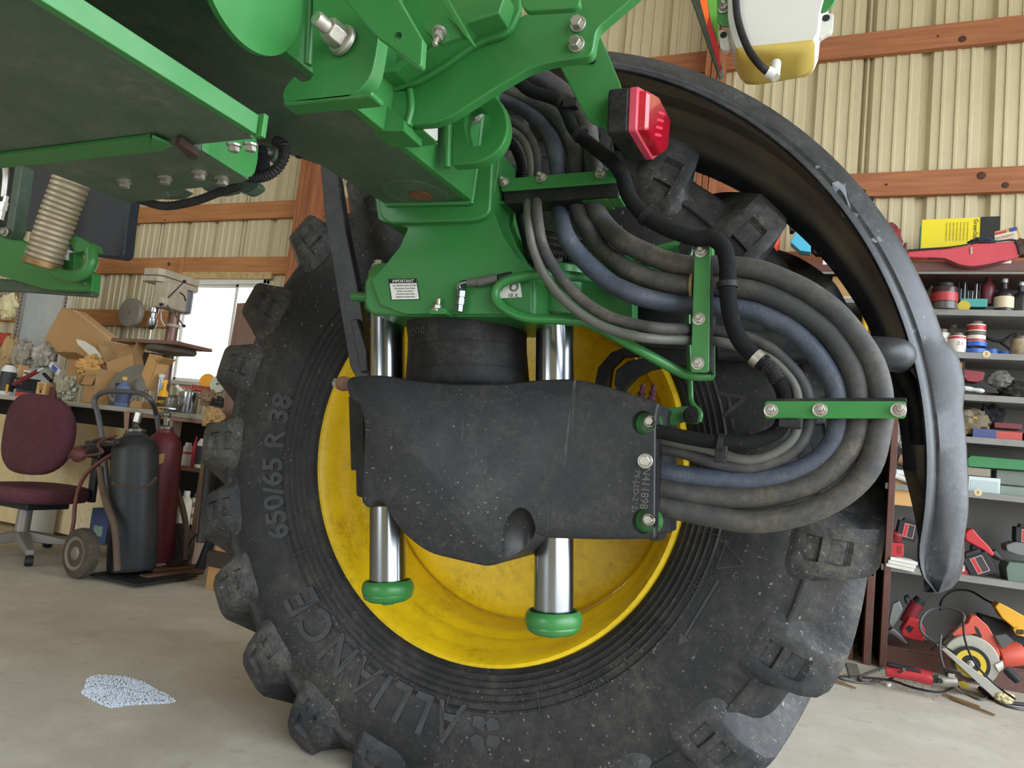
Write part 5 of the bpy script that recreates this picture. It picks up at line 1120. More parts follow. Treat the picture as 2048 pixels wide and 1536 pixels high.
g = G(); g.box((c1[0]-.03, YCh, c1[2]-.068), (.27, .24, .035)); g.make('seat_plate', M_dark, t, bev=.005)
zh = .11; xc = PY(46, 1050, YCh)[0]
G().lathe([(.028, c1[2]-.08), (.028, .3), (.036, .3), (.036, zh+.02), (.05, zh+.02), (.05, zh-.03)], (xc, YCh, 0), (0, 0, 1), 20).make('gas_column', Mcg, t, smooth=40)
for i in range(5):
    a = math.radians(-97+72*i); e = np.array([xc+.31*math.cos(a), YCh+.31*math.sin(a), zh-.04]); s_ = np.array([xc+.03*math.cos(a), YCh+.03*math.sin(a), zh])
    n_ = np.array([-math.sin(a), math.cos(a), 0]); u_ = np.array([0, 0, 1.])
    o = G().loft([[q+n_*w_*sx+u_*h_*sz for sx, sz in ((-1, -1), (1, -1), (1, 1), (-1, 1))] for q, w_, h_ in ((s_, .03, .028), (e, .018, .014))]).make('leg', Mcg, t, bev=.005)
    G().lathe([(.012, -.02), (.026, -.018), (.028, 0), (.026, .018), (.012, .02)], e+np.array([0, 0, -.042]), n_+np.array([.3, .2, 0]), 16).make('caster', M_ink, o, smooth=50)
# ---- cylinder cart with two gas bottles
YCt = 2.78
t = thing('cylinder_cart', 'grey tube hand truck with rubber wheels carrying two gas cylinders', 'cart', PZ(240, 1148, 0))
Mct = mat('grey cart tube', '#55585b', .5, .3, dust='#8a7a62')
g = G(); g.tube([PY(a, b, YCt+.34 if a > 310 else YCt+.12) for a, b in ((216, 990), (206, 890), (196, 830), (189, 805), (196, 790), (216, 783), (250, 783), (285, 788), (303, 802), (312, 825), (318, 860), (330, 920), (345, 965), (356, 985))], .015, 12, 6); g.make('handle', Mct, t, smooth=60)
Mrf = mat('rusty cart frame', '#5d4a3c', .7, col2='#3e342e', scale=20)
G().tube([PY(200, 935, YCt-.10), PY(204, 970, YCt-.12), PY(214, 1010, YCt-.15), PY(230, 1060, YCt-.16), PY(235, 1142, YCt-.16)], .017, 10, 6).make('frame_rail', Mrf, t, smooth=60)
G().tube([PY(354, 980, YCt+.34), PY(366, 1020, YCt+.32), PY(372, 1060, YCt+.3), PY(370, 1120, YCt+.28)], .016, 10, 6).make('frame_rail', Mrf, t, smooth=60)
for a, yy, mcol in (((162, 1107), YCt-.2, '#7b736a'), ((354, 1090), YCt+.36, '#4b4641')):
    p = PY(*a, yy); p[2] = .125; ax = (-.12, -1, 0)
    o = G().lathe([(.07, -.03), (.10, -.032), (.12, -.022), (.124, 0), (.12, .022), (.10, .032), (.07, .03)], p, ax, 36).make('wheel', mat('cart tyre', '#3a342e', .8, dust='#8a7a60'), t, smooth=40)
    G().lathe([(.085, .0), (.082, .034), (.04, .024), (.03, .034), (.015, .036), (.0, .036)], p, ax, 28).make('wheel_hub', mat('wheel hub '+mcol, mcol, .5, .3), o, smooth=40)
g = G(); g.box2((PY(232, 1140, YCt)[0], YCt-.16, .012), (PY(330, 1140, YCt)[0], YCt+.22, .024)); g.make('toe_plate', M_dark, t, bev=.003)
g = G(); g.box(PY(200, 900, YCt), (.13, .1, .09)); g.make('hose_box', M_dark, t, bev=.01)
for j, (pts, r, m) in enumerate([(((232, 905), (205, 920), (175, 945), (158, 975), (150, 1010), (147, 1045), (140, 1078)), .010, '#6b3a34'), (((228, 890), (200, 886), (170, 892), (150, 898), (138, 915)), .008, '#3a3230'), (((186, 882), (205, 878), (228, 880), (236, 886), (210, 890), (186, 888), (184, 882)), .008, '#2a2727'), (((232, 872), (210, 878), (196, 890), (205, 905), (172, 912)), .007, '#5a2f2c')]):
    G().tube([PY(a, b, YCt-.1-.02*j) for a, b in pts], r, 10, 6).make('gas_hose', cmat(m, .6), t, smooth=60)
G().lathe([(.0, -.03), (.035, -.02), (.045, 0), (.035, .02), (.0, .03)], PY(158, 908, YCt-.12), (.3, -1, .2), 20).make('hose_reel', cmat('#5a2a2a', .5), t, smooth=50)
def gas(name, label, px0, px1, wpx, Yv, col, dust, valve):
    p = PY(px0[0], px0[1], Yv); q1 = PY(px1[0], px1[1], Yv); r = wpx*MPP(px1[0], px1[1], Yv)/2
    p[2] = max(p[2], .035); u = q1-p; h = np.linalg.norm(u); u = u/h; x_, y_, _ = frame_of(u)
    t = thing(name, label, 'gas cylinder', p); m = mat('cylinder '+col, col, .5, 0., dust=dust, dscale=4, damt=.45, spec=.4)
    G().lathe([(r*.9, 0), (r, .02), (r, h-.11), (r*.97, h-.075), (r*.82, h-.035), (r*.52, h-.012), (r*.5, h), (r*.42, h), (r*.42, h+.012)], p, u, 44).make('cylinder_body', m, t, smooth=40)
    q = q1+u*.01
    o = G().lathe([(r*.45, 0), (r*.45, .012), (r*.2, .02), (.016, .03), (.016, .07), (.022, .075), (.022, .09), (.012, .095), (.012, .11)], q, u, 18).make('valve', mat('dull brass', '#6f6a60', .4, .7, col2='#4a443c', scale=30), t, smooth=40)
    if valve: G().lathe([(.02, 0), (.042, .002), (.044, .012), (.02, .014)], q+u*.108, (.1, -.1, 1), 18).make('hand_wheel', M_steel, o, smooth=40); G().tube([q+u*.06, q+np.array([.03, -.02, .055])], .009, 8, smooth=False).make('valve_outlet', M_bolt, o)
    else: G().box(q+np.array([.012, -.01, .08]), (.035, .025, .06), (0, .15, .3)).make('valve_outlet', M_bolt, o, bev=.005)
    return t, q1, u, r
tb, qb_, ub_, rb_ = gas('gas_cylinder', 'black gas cylinder strapped in the cart', (263, 1142), (271, 868), 86, YCt+.0, '#23272b', '#5a5546', False)
G().ext([qb_+np.array([a, -.05, b]) for a, b in ((-.05, .11), (-.03, .03), (.0, 0), (-.01, .12))], (0, .002, 0)).make('paper_tag', mat('brown tag', '#8d6b58', .8), tb)
tr_, qr_, ur_, rr_ = gas('gas_cylinder', 'maroon red gas cylinder behind the black one', (309, 1124), (331, 862), 66, YCt+.22, '#5e1f2c', '#8a5a50', True)
G().ext([qr_-ur_*.16+np.array([rr_*.55+.03*a, -rr_*.88+.012*a, b-.03]) for a, b in ((0, 0), (1, .02), (1, .07), (0, .06))], (0, .001, 0)).make('paper_tag', M_cardL, tr_)
t = thing('retaining_chain', 'rusty chain slung round both gas cylinders', 'chain', PY(270, 970, YCt-.1)); g = G()
A_ = [PY(a, b, YCt-.128) for a, b in ((224, 966), (240, 972), (262, 975), (285, 974), (303, 966), (313, 955))]; C_ = catmull(A_, 6)
for i in range(0, len(C_)-1):
    d = C_[i+1]-C_[i]; c_ = (C_[i]+C_[i+1])/2; L_ = np.linalg.norm(d); u = d/L_; x_, y_, z_ = frame_of(u); n_ = x_ if i % 2 else y_
    g.tube([c_+u*L_*.7*math.cos(q)+n_*.007*math.sin(q) for q in np.linspace(0, 2*PI, 10, endpoint=False)], .0018, 5, 1, smooth=False, closed=True)
g.make('chain_links', mat('rusty chain', '#6b5a48', .6, .5), t)
# floor litter by the cart
for i, (a, b, c, d, hcol) in enumerate([(285, 1158, 400, 1144, '#6a4a38'), (300, 1146, 412, 1134, '#7c5a44'), (330, 1140, 420, 1128, '#8a3a34')]):
    p0, p1 = PZ(a, b, .012), PZ(c, d, .012); u = p1-p0; n_ = np.array([-u[1], u[0], 0])/np.linalg.norm(u)*.03
    o = G().ext([p0-n_, p1-n_, p1+n_, p0+n_], (0, 0, .018)).make('floor_board', cmat(hcol, .8), bev=.002)
    setp(o, ['thin brown board on the floor before the gas cylinders', 'second brown board lying behind the thin one at the cylinders', 'short reddish board on the floor near the timber box'][i], 'board')
# spilled pale granules
gr = G(); c0 = PZ(243, 1385, 0); rng = random.Random(5)
for i in range(3800):
    a = rng.random()*2*PI; rr = math.sqrt(rng.random()); x = c0[0]+.155*rr*math.cos(a)*(1+.25*math.sin(3*a)); y = c0[1]+.105*rr*math.sin(a)*(1+.2*math.cos(2*a+1)); s_ = rng.uniform(.0014, .003); z = s_*.8+(1-rr)*.004*rng.random()
    gr.add([(x+s_, y, z), (x-s_, y, z), (x, y+s_, z), (x, y-s_, z), (x, y, z+s_), (x, y, z-s_)], [(0, 2, 4), (2, 1, 4), (1, 3, 4), (3, 0, 4), (2, 0, 5), (1, 2, 5), (3, 1, 5), (0, 3, 5)])
o = gr.make('spilled_granules', mat('pale blue granules', '#d3dce8', .4)); setp(o, 'patch of pale blue-white granules spilled on the concrete', 'granules', kind='stuff')
# ------------------------------------------------------------------ steel storage cabinet on the right
YF = 4.0
M_brn = mat('brown steel', '#5d372d', .45, col2='#4a2b24', scale=4, amt=.5, dust='#8d7668', dscale=6, damt=.35)
M_shf = mat('grey shelf enamel', '#85837e', .5, col2='#6a6762', scale=6, amt=.4, dust='#54483c', dscale=12, damt=.5)
M_back = mat('grey cabinet back', '#65635f', .7, col2='#55534f', scale=3)
t = thing('storage_cabinet', 'brown steel storage cabinet with grey shelves full of cans, cases and tools', 'cabinet', (PY(1900, 1330, YF)[0], YF+.18, 0))
xm = PY(1775, 900, YF)[0]; xL = PY(1640, 600, YF)[0]-.5; xR = xm+1.25
zsh = [PY(1950, y, YF)[2] for y in (619, 705, 789, 874, 983, 1153)]; ztop = PY(1950, 524, YF)[2]
for z in zsh:
    o = G().box2((xm, YF+.004, z-.022), (xR, YF+.36, z)).make('shelf', M_shf, t, bev=.002)
    G().box2((xm, YF, z-.03), (xR, YF+.004, z-.0005)).make('shelf_lip', M_shf, o)
zl = [PY(1690, 596, YF)[2], PY(1690, 700, YF)[2]]
for z in zl+[1.05, .75, .45]:
    G().box2((xL, YF, z-.025), (xm-.03, YF+.36, z)).make('shelf', M_shf, t, bev=.002)
G().box2((xL, YF-.012, ztop-.05), (xR, YF+.37, ztop)).make('top_board', M_brn, t, bev=.003)
G().box2((xL, YF-.006, ztop-.062), (xR, YF+.0, ztop-.05)).make('top_trim', M_shf, t)
G().box2((xL, YF+.355, .02), (xR, YF+.36, ztop-.05)).make('back_panel', M_back, t)
for a, wd, y0 in (((1703, 1306), .02, .05), ((1734, 1326), .035, .0), ((1765, 1330), .03, -.01)):
    x = PY(*a, YF)[0]; g = G(); g.box2((x-wd/2, YF+y0, 0), (x+wd/2, YF+y0+.05, ztop-.05)); g.box2((x-wd/2, YF+y0+.05, 0), (x-wd/2+.004, YF+.36, ztop-.05)); g.make('upright', M_brn, t, bev=.002)
x0 = PY(1767, 1330, YF)[0]
G().box2((x0, YF+.02, .0), (xR, YF+.03, .095)).make('toe_kick', M_brn, t, bev=.002); G().box2((x0, YF+.02, .095), (xR, YF+.36, .105)).make('bottom_shelf', M_brn, t, bev=.002)
G().box2((PY(1808, 520, YF)[0]-.004, YF-.014, ztop), (PY(1808, 520, YF)[0]+.01, YF+.3, ztop+.10)).make('divider_plate', M_brn, t, bev=.002)
p = PY(1657, 525, YF-.0125); o = G().box(p, (.055, .001, .022)).make('name_plate', M_stick, t); g = G(); flat_text(g, 'STOR-ALL', .008, p-np.array([0, .0008, -.003]), (1, 0, 0), (0, 0, 1)); g.make('plate_lettering', M_ink, o)
p = PY(2008, 523, YF-.0125); G().box(p, (.06, .001, .018)).make('name_plate', M_stick, t)
for a, s_ in (((1973, 708), '2'), ((1956, 985), '5')):
    p = PY(*a, YF-.0008); o = G().lathe([(.0, 0), (.017, 0), (.017, .0006), (.0, .0006)], p, (0, -1, 0), 14).make('shelf_sticker', cmat('#cdb98f', .7), t); g = G(); flat_text(g, s_, .02, p-np.array([0, .0009, 0]), (1, 0, 0), (0, 0, 1)); g.make('sticker_number', M_ink, o)
SUPPORT += zsh+zl+[ztop, .1052]
Y1 = YF+.09
# ---- on top of the cabinet
carton('yellow_carton', 'yellow software box with black end and GreenStar 3 lettering', (1918, 496), 134, 62, YF+.1, cmat('#e8d52a', .45), .07, rz=-.06, face=(cmat('#22231f', .4), .5, .001, .001))
t = [o for o in bpy.data.objects if o.name == 'yellow_carton'][0]
w_ = 134*MPP(1918, 496, YF+.1); h = 62*MPP(1918, 496, YF+.1)
G().box((w_*.38, .0345, h*.5), (w_*.245, .074, h*1.004)).make('black_end', cmat('#22231f', .4), t, local=True); G().box((w_*.36, -.003, h*.12), (w_*.2, .003, h*.22)).make('green_panel', cmat('#2f7a3c', .5), t, local=True)
G().box((-w_*.505, .035, h*.4), (.004, .072, h*.85)).make('green_edge', cmat('#2f7a4a', .5), t, local=True)
g = G(); flat_text(g, 'GreenStar 3', .027, (w_*.2, -.0014, h*.52), (0, 0, -1), (1, 0, 0)); g.make('box_title', M_ink, t, local=True)
g = G()
for i in range(7): flat_text(g, 'Notice of field display terms', .0085, (w_*(.1-i*.045), -.0014, h*.55), (0, 0, -1), (1, 0, 0))
g.make('box_small_print', mat('dark yellow print', '#6f661c', .6), t, local=True)
carton('repellent_carton', 'small tan carton reading RODENT REPELLENT', (2016, 488), 46, 32, YF+.08, M_cardL, .06, rz=-.15, ry=-.22, text=[('RODENT', .24, -.02, .5), ('REPELLENT', .15, -.02, .27)], tcol=cmat('#a8402c'), face=(cmat('#d9d2c0'), .45, .8, .62))
t = [o for o in bpy.data.objects if o.name == 'repellent_carton'][0]; k = MPP(2016, 488, YF+.08)
G().box((14*k, -.002, 27*k), (12*k, .001, 8*k)).make('blue_panel', cmat('#2f4f96'), t, local=True); G().box((-8*k, -.002, 26*k), (20*k, .001, 4*k)).make('red_panel', cmat('#b03a34'), t, local=True)
crumple('brown_pouch', 'dark brown leather pouch behind the repellent carton', (2046, 515), 40, 42, YF+.06, mat('brown leather', '#4f3a2c', .7), 'pouch', 21, .25)
t, p, k = place('red_tool_pouch', 'red canvas pouch with black zip draped over the cabinet top edge', 'pouch', (1930, 528), YF-.05)
P = [(1815, 503), (1850, 500), (1895, 497), (1930, 492), (1950, 486), (1980, 486), (2026, 482), (2034, 490), (2040, 512), (2010, 522), (1975, 530), (1945, 534), (1918, 530), (1890, 518), (1855, 516), (1815, 514)]
G().ext(rounded([PY(a, b, YF-.05) for a, b in P], .006), (0, .034, 0)).make('pouch_body', mat('red canvas', '#c24650', .7, col2='#a93540', scale=6), t, bev=.006, seg=2, smooth=40)
G().tube([PY(a, b-2, YF-.052) for a, b in P[:9]], .0045, 8, 4).make('zip_edge', M_ink, t, smooth=60); G().tube([PY(a, b, YF-.052) for a, b in P[9:15]], .003, 8, 4).make('piping', M_ink, t, smooth=60)
G().ext([PY(a, b, YF-.054) for a, b in ((1941, 494), (1945, 494), (1945, 508), (1941, 508))], (0, .003, 0)).make('zip_pull', M_bolt, t)
crumple('blue_jacket_scrap', 'dark blue cloth tucked in the red pouch', (1962, 492), 44, 18, YF-.01, cmat('#2c3448', .9), 'cloth', 22, .3)
t = thing('grease_tube', 'orange and clear tube gun standing on the cabinet top', 'tube', PY(1552, 452, YF+.1)); k = MPP(1552, 452, YF+.1)
G().lathe([(10*k, -75*k), (10*k, 22*k), (8*k, 24*k)], PY(1552, 452, YF+.1), (0, 0, 1), 18).make('tube_body', cmat('#e0492f', .4), t, smooth=40); G().lathe([(7*k, 24*k), (7*k, 38*k), (5*k, 42*k)], PY(1552, 452, YF+.1), (0, 0, 1), 16).make('clear_tip', cmat('#c9c2b4', .2), t, smooth=40); G().box(PY(1552, 418, YF+.1), (24*k, .012, 4*k)).make('cross_pin', M_ink, t)
t = thing('red_cordless_tool', 'red cordless tool with black grip lying on the cabinet top, seen inside the fender', 'power tool', PY(1600, 480, YF+.1))
G().ext(rounded([PY(a, b, YF+.1) for a, b in ((1592, 446), (1606, 428), (1628, 440), (1650, 474), (1640, 484), (1614, 462), (1596, 458))], .008), (0, .07, 0)).make('tool_body', cmat('#b3261e', .4), t, bev=.006); G().ext(rounded([PY(a, b, YF+.1) for a, b in ((1578, 448), (1584, 436), (1602, 434), (1598, 448), (1586, 462), (1579, 462))], .006), (0, .06, 0)).make('tool_grip', M_ink, t, bev=.005); G().lathe([(.008, 0), (.008, .004)], PY(1596, 457, YF+.098), (0, -1, 0), 12).make('brass_screw', M_gold, t)
o = G().ext(rounded([PY(a, b, YF-.02) for a, b in ((1581, 484), (1592, 464), (1623, 471), (1621, 504), (1600, 501))], .004), (0, .08, 0)).make('cyan_container', cmat('#4fb4d6', .4), bev=.003); setp(o, 'light blue angular plastic container on the cabinet top', 'container')
crumple('black_tool_bag', 'black and grey cloth tool bag behind the blue container', (1648, 512), 62, 44, YF+.12, mat('black bag cloth', '#2c2c2f', .8), 'bag', 23, .3)
t = thing('red_impact_driver', 'red and black driver with its nose poking out past the fender top', 'power tool', PY(1720, 405, YF+.05))
G().ext(rounded([PY(a, b, YF+.02) for a, b in ((1700, 380), (1704, 371), (1716, 374), (1732, 386), (1736, 396), (1726, 404), (1708, 395))], .006), (0, .05, 0)).make('driver_body', cmat('#d02a36', .4), t, bev=.005); G().tube([PY(1726, 396, YF+.03), PY(1748, 398, YF+.03)], .0135, 14, smooth=False).make('driver_nose', M_ink, t, smooth=40, bev=.002); G().box(PY(1722, 382, YF+.01), (.05, .03, .022), (0, .5, 0)).make('black_grip', M_ink, t, bev=.005)
G().ext([PY(a, b, YF+.06) for a, b in ((1690, 384), (1716, 404), (1716, 500), (1690, 500))], (0, .04, 0)).make('handle_stem', M_ink, t)
crumple('red_black_bag', 'red and black striped bag beside the fender edge on the cabinet top', (1768, 508), 60, 72, YF+.05, mat('red black bag', '#8f2530', .7, col2='#26262a', scale=14, amt=1.), 'bag', 24, .3)
# ---- first shelf
can('hand_cleaner_jar', 'clear jar with black lid and red label on the top shelf', (1888, 617), 46, 55, Y1-.05, cmat('#3b2b2c', .25), [(.3, .62, cmat('#a8343a', .4)), (.02, .25, cmat('#55504e', .3))], lid=M_ink, cat='jar')
t = thing('drill_index', 'teal drill bit stand filled with upright bits', 'drill index', PY(1940, 618, Y1-.03)); k = MPP(1940, 618, Y1)
G().box(PY(1943, 610, Y1), (46*k, .1, 17*k)).make('stand_base', cmat('#3f8f8a', .5), t, bev=.003); G().lathe([(11*k, 0), (11*k, .001)], PY(1928, 612, Y1-.052), (0, -1, 0), 16).make('yellow_label', cmat('#b9a52a'), t)
for i in range(12):
    q = PY(1917+i*3.9, 603, Y1-.03+.03*(i % 3)); G().lathe([(.0018+.0004*(i//3), 0), (.0018+.0004*(i//3), (18+random.random()*22)*k)], q, (.02*math.sin(i), 0, 1), 8).make('drill_bit', M_steel if i % 2 else M_dark, t, smooth=60)
bottle('maroon_bottle', 'dusty maroon bottle right of the drill stand', (1975, 618), 25, 68, Y1+.02, cmat('#6a3038', .4), cmat('#5a2830', .4), None, .38, .5)
bottle('black_bottle', 'black long-neck bottle with cream label on the top shelf', (2007, 619), 34, 70, Y1-.02, cmat('#232226', .35), M_bolt, cmat('#cfc0a4', .6), .35, .5)
bottle('dark_bottle', 'dark bottle at the end of the top shelf', (2041, 620), 30, 66, Y1, cmat('#2c2a2c', .35), M_bolt, None, .35, .5)
crumple('tan_cloth', 'tan cloth bundle in the shadows behind the cleaner jar', (1862, 617), 24, 46, Y1+.1, mat('shadowed tan cloth', '#7a6248', .9), 'cloth', 26, .3)
carton('shelf_carton', 'cardboard box on the shelf behind the hoses, seen inside the fender', (1688, 594), 46, 48, YF+.04, M_card, .15, face=(cmat('#cdbb92'), .08, .7, .12))
carton('yellow_tall_carton', 'yellow carton beside the cardboard box inside the fender', (1724, 594), 16, 34, YF+.05, cmat('#d6b13a'), .08)
bottle('yellow_spray_can', 'yellow spray can behind the brown upright', (1729, 672), 13, 48, YF+.05, cmat('#c9a92a'), M_iron, None, .7, .85, cat='can')
# ---- second shelf
mw_ = cmat('#d7d3c8', .4); mr = cmat('#b03036', .4)
can('solvent_can', 'white solvent can with black speckled print beside the fender', (1882, 702), 30, 48, Y1-.03, mat('speckled white', '#d7d3c8', .4, col2='#55524e', scale=60, amt=.8))
can('solvent_can', 'white solvent can with red circle reading 21', (1913, 703), 32, 40, Y1-.05, mw_, [(.68, .79, mr)], text=('21', .28, .42), tcol=mr)
can('solvent_can', 'small dark can behind the one marked 21', (1903, 700), 24, 50, Y1+.08, M_iron)
can('cement_can', 'cream and red can standing on the blue tape roll', (1951, 685), 34, 42, Y1-.03, mw_, [(.55, .78, mr), (.02, .12, mr), (.3, .5, cmat('#55504a'))])
def roll(lab, px, wpx, hpx, Yv):
    t, p, k = place('tape_roll', lab, 'tape roll', px, Yv, 'blue tape rolls on the second shelf'); r = wpx*k/2; h = hpx*k
    G().lathe([(r*.55, 0), (r, 0), (r, h), (r*.55, h), (r*.55, 0)], p, (0, 0, 1), 32, False).make('tape', cmat('#2c5fb0', .45), t, smooth=40); G().lathe([(r*.5, 0), (r*.55, 0), (r*.55, h), (r*.5, h), (r*.5, 0)], p, (0, 0, 1), 24, False).make('core', M_cardL, t, smooth=40)
roll('big blue tape roll under the cream and red can', (1950, 704), 40, 9, Y1-.04); roll('upper blue tape roll directly beneath the can', (1952, 694), 36, 9, Y1-.03); roll('middle-sized blue tape roll in two layers beside the can', (1982, 705), 26, 13, Y1); roll('flat light blue tape roll by the rusty can', (2010, 707), 28, 9, Y1)
can('rusty_can', 'rust-stained cream can at the shelf end', (2040, 708), 34, 40, Y1-.03, mat('rust stained cream', '#a8977a', .6, col2='#4a2f22', scale=18, amt=.9))
t = thing('locking_pliers', 'dark pliers lying open behind the blue rolls', 'pliers', PY(1990, 695, Y1+.1)); G().tube([PY(a, b, Y1+.1) for a, b in ((1968, 672), (1985, 680), (2005, 682), (2022, 672), (2034, 668))], .008, 8).make('plier_arm', M_dark, t, smooth=60); G().tube([PY(a, b, Y1+.11) for a, b in ((2000, 684), (2012, 692), (2022, 700))], .007, 8).make('plier_arm', M_dark, t, smooth=60)
# ---- third shelf
carton('spark_plug_carton', 'black box with orange picture tucked behind the fender', (1912, 748), 28, 27, Y1-.05, cmat('#2b2b30'), .06, rz=-.2, face=(cmat('#e0902a'), .6, .7, .5))
o = G().ext(rounded([PY(a, b, Y1-.02) for a, b in ((1924, 738), (1970, 744), (1966, 760), (1955, 764), (1935, 762), (1926, 752))], .004), (0, .08, 0)).make('maroon_tray', cmat('#8a2a36', .4), bev=.003); setp(o, 'broken maroon plastic tray on the third shelf', 'tray')
crumple('grey_pouch', 'grey cloth pouch sagging on the third shelf', (1998, 775), 46, 38, Y1, mat('grey cloth', '#6a6964', .9), 'pouch', 27, .3)
carton('black_plastic_case', 'small black case on the third shelf', (1912, 788), 20, 22, Y1-.04, M_ink, .08)
o = G().lathe([(.004, -.05), (.012, -.045), (.013, -.01), (.009, .01), (.012, .02), (.012, .04), (.006, .05)], PY(1945, 779, Y1-.06), (1, 0, -.12), 16).make('clear_bulb', cmat('#c3c6c4', .15), smooth=40); setp(o, 'clear glass bulb lying at the front of the third shelf', 'bulb')
crumple('dark_clutter_bag', 'dark heap of cloth at the end of the third shelf', (2030, 790), 60, 40, Y1+.03, mat('dark heap cloth', '#2a2724', .9), 'cloth', 28, .4)
carton('long_brown_box', 'flat dark brown box lying behind the glass bulb', (1975, 786), 80, 14, Y1+.08, cmat('#4b3a2c'), .1)
# ---- fourth shelf
crumple('canvas_bag', 'grey tan canvas bag on the fourth shelf', (1930, 868), 84, 62, Y1+.02, mat('tan grey canvas', '#7d715c', .9, col2='#57503f', scale=6), 'bag', 29, .35)
crumple('black_cloth', 'black cloth stuffed beside the canvas bag', (1982, 850), 48, 44, Y1+.05, cmat('#1f1f24', .9), 'cloth', 30, .4)
carton('blue_case', 'small blue plastic case at the front of the fourth shelf', (1969, 873), 41, 18, Y1-.06, cmat('#3d477a', .5), .09)
carton('red_case', 'flat bright red case on the fourth shelf', (2020, 872), 50, 17, Y1-.05, cmat('#b5453c', .5), .1); carton('dark_red_case', 'dark red case stacked on the bright red case', (2016, 857), 46, 11, Y1-.02, cmat('#6a2028', .5), .1)
carton('red_case', 'red case at the end of the fourth shelf', (2062, 873), 30, 17, Y1-.05, cmat('#a23c36', .5), .1)
t = thing('screwdriver', 'thin pale screwdriver lying across the canvas bag', 'screwdriver', PY(1930, 832, Y1-.1)); G().tube([PY(1908, 829, Y1-.08), PY(1946, 835, Y1-.1)], .003, 8, smooth=False).make('shaft', M_steel, t, smooth=60); G().tube([PY(1946, 835, Y1-.1), PY(1954, 837, Y1-.1)], .006, 8, smooth=False).make('handle', M_gold, t, smooth=60)
crumple('brown_belt', 'brown leather belt coil at the fender side of the fourth shelf', (1920, 862), 36, 26, Y1-.03, mat('belt leather', '#7a5a34', .7), 'belt', 31, .5)
# ---- fifth shelf
o = G().ext(rounded([PY(a, b, Y1-.03) for a, b in ((1935, 916), (1942, 911), (2120, 926), (2120, 946), (1936, 933))], .004), (0, .12, 0)).make('green_tool_case', cmat('#2f7a44', .5), bev=.003); setp(o, 'long green tool case on top of the small boxes', 'case')
carton('tan_small_carton', 'small tan box under the green case', (1956, 952), 42, 16, Y1-.02, cmat('#8d8472'), .08)
carton('white_parts_box', 'bright white metal box on the fifth shelf', (1968, 983), 54, 30, Y1-.06, cmat('#c3cfd0', .4), .1, face=(cmat('#aab8ba', .4), .42, .88, .7))
carton('black_parts_box', 'black box against the white metal box', (1928, 980), 26, 27, Y1, cmat('#26262a'), .1)
carton('grey_parts_box', 'grey green box under the green case end', (2022, 970), 50, 28, Y1, cmat('#6a7068'), .1); carton('grey_green_case', 'low grey green case at the shelf front end', (2030, 988), 50, 17, Y1-.05, cmat('#76857a'), .1)
# ---- things in the gap between upright and fender
Yg = YF+.02
crumple('white_plastic_wrap', 'white crumpled plastic wrap between the upright and the fender', (1812, 897), 40, 40, Yg, mat('white wrap', '#d9dad8', .35), 'wrap', 33, .35)
carton('grey_bracket_box', 'grey metal bracket box above the plastic wrap', (1812, 858), 36, 22, Yg, cmat('#8d9294', .4, metal=.4), .08)
o = G().tube([PY(a, b, Yg) for a, b in ((1792, 945), (1812, 948), (1838, 954))], .017, 12, 4).make('white_pipe', cmat('#d2d3d0', .4), smooth=60); setp(o, 'short white pipe lying on the carton between upright and fender', 'pipe')
o = G().tube([PY(a, b, Yg+.05) for a, b in ((1796, 918), (1815, 925), (1838, 936))], .028, 12, 4).make('brown_tube', cmat('#8a6a48', .6), smooth=60); setp(o, 'brown cardboard tube behind the white pipe', 'tube')
o = G().tube([PY(a, b, Yg-.02) for a, b in ((1790, 952), (1812, 960), (1838, 972))], .013, 12, 4).make('metal_rod_cover', cmat('#c9c6bd', .4), smooth=60); setp(o, 'pale bent rod in front of the white pipe', 'rod')
carton('tan_carton', 'tan carton between the upright and the fender', (1812, 1012), 44, 50, Yg, M_cardL, .12)
carton('white_label_box', 'white box high in the gap by the support tube', (1808, 800), 30, 36, Yg, M_paperW, .08)
# ---- sixth shelf: cordless tools
Mred = cmat('#b8242c', .4)
def battery(lab, px, ang, sc=1., Yv=Y1-.05):
    t, p, k = place('tool_battery', lab, 'battery', px, Yv); k *= sc; a = ang
    R_ = np.array([[math.cos(a), 0, -math.sin(a)], [0, 1, 0], [math.sin(a), 0, math.cos(a)]])
    f = lambda pts: [p+R_@np.array([x*k, 0, z*k]) for x, z in pts]
    G().ext(rounded(f([(-17, 2), (17, 2), (20, 12), (20, 40), (-20, 40), (-20, 12)]), .004), (0, .07, 0)).make('battery_body', M_ink, t, bev=.004); G().ext(f([(-13, 40), (13, 40), (11, 47), (-11, 47)]), (0, .05, 0)).make('terminal_block', M_dark, t, bev=.002)
    q = [v-np.array([0, .0015, 0]) for v in f([(-9, 8), (11, 8), (11, 36), (-9, 36)])]; o = G().ext(q, (0, .001, 0)).make('label_frame', cmat('#d9a9a4', .5), t); q = [v-np.array([0, .002, 0]) for v in f([(-1, 9), (10, 9), (10, 35), (-1, 35)])]; G().ext(q, (0, .001, 0)).make('label_field', cmat('#2b2a2c', .4), o); q = [v-np.array([0, .002, 0]) for v in f([(-8, 9), (-2, 9), (-2, 35), (-8, 35)])]; G().ext(q, (0, .001, 0)).make('label_stripe', Mred, o)
battery('black and red battery beside the fender end', (1812, 1082), -.15, .95, Yg)
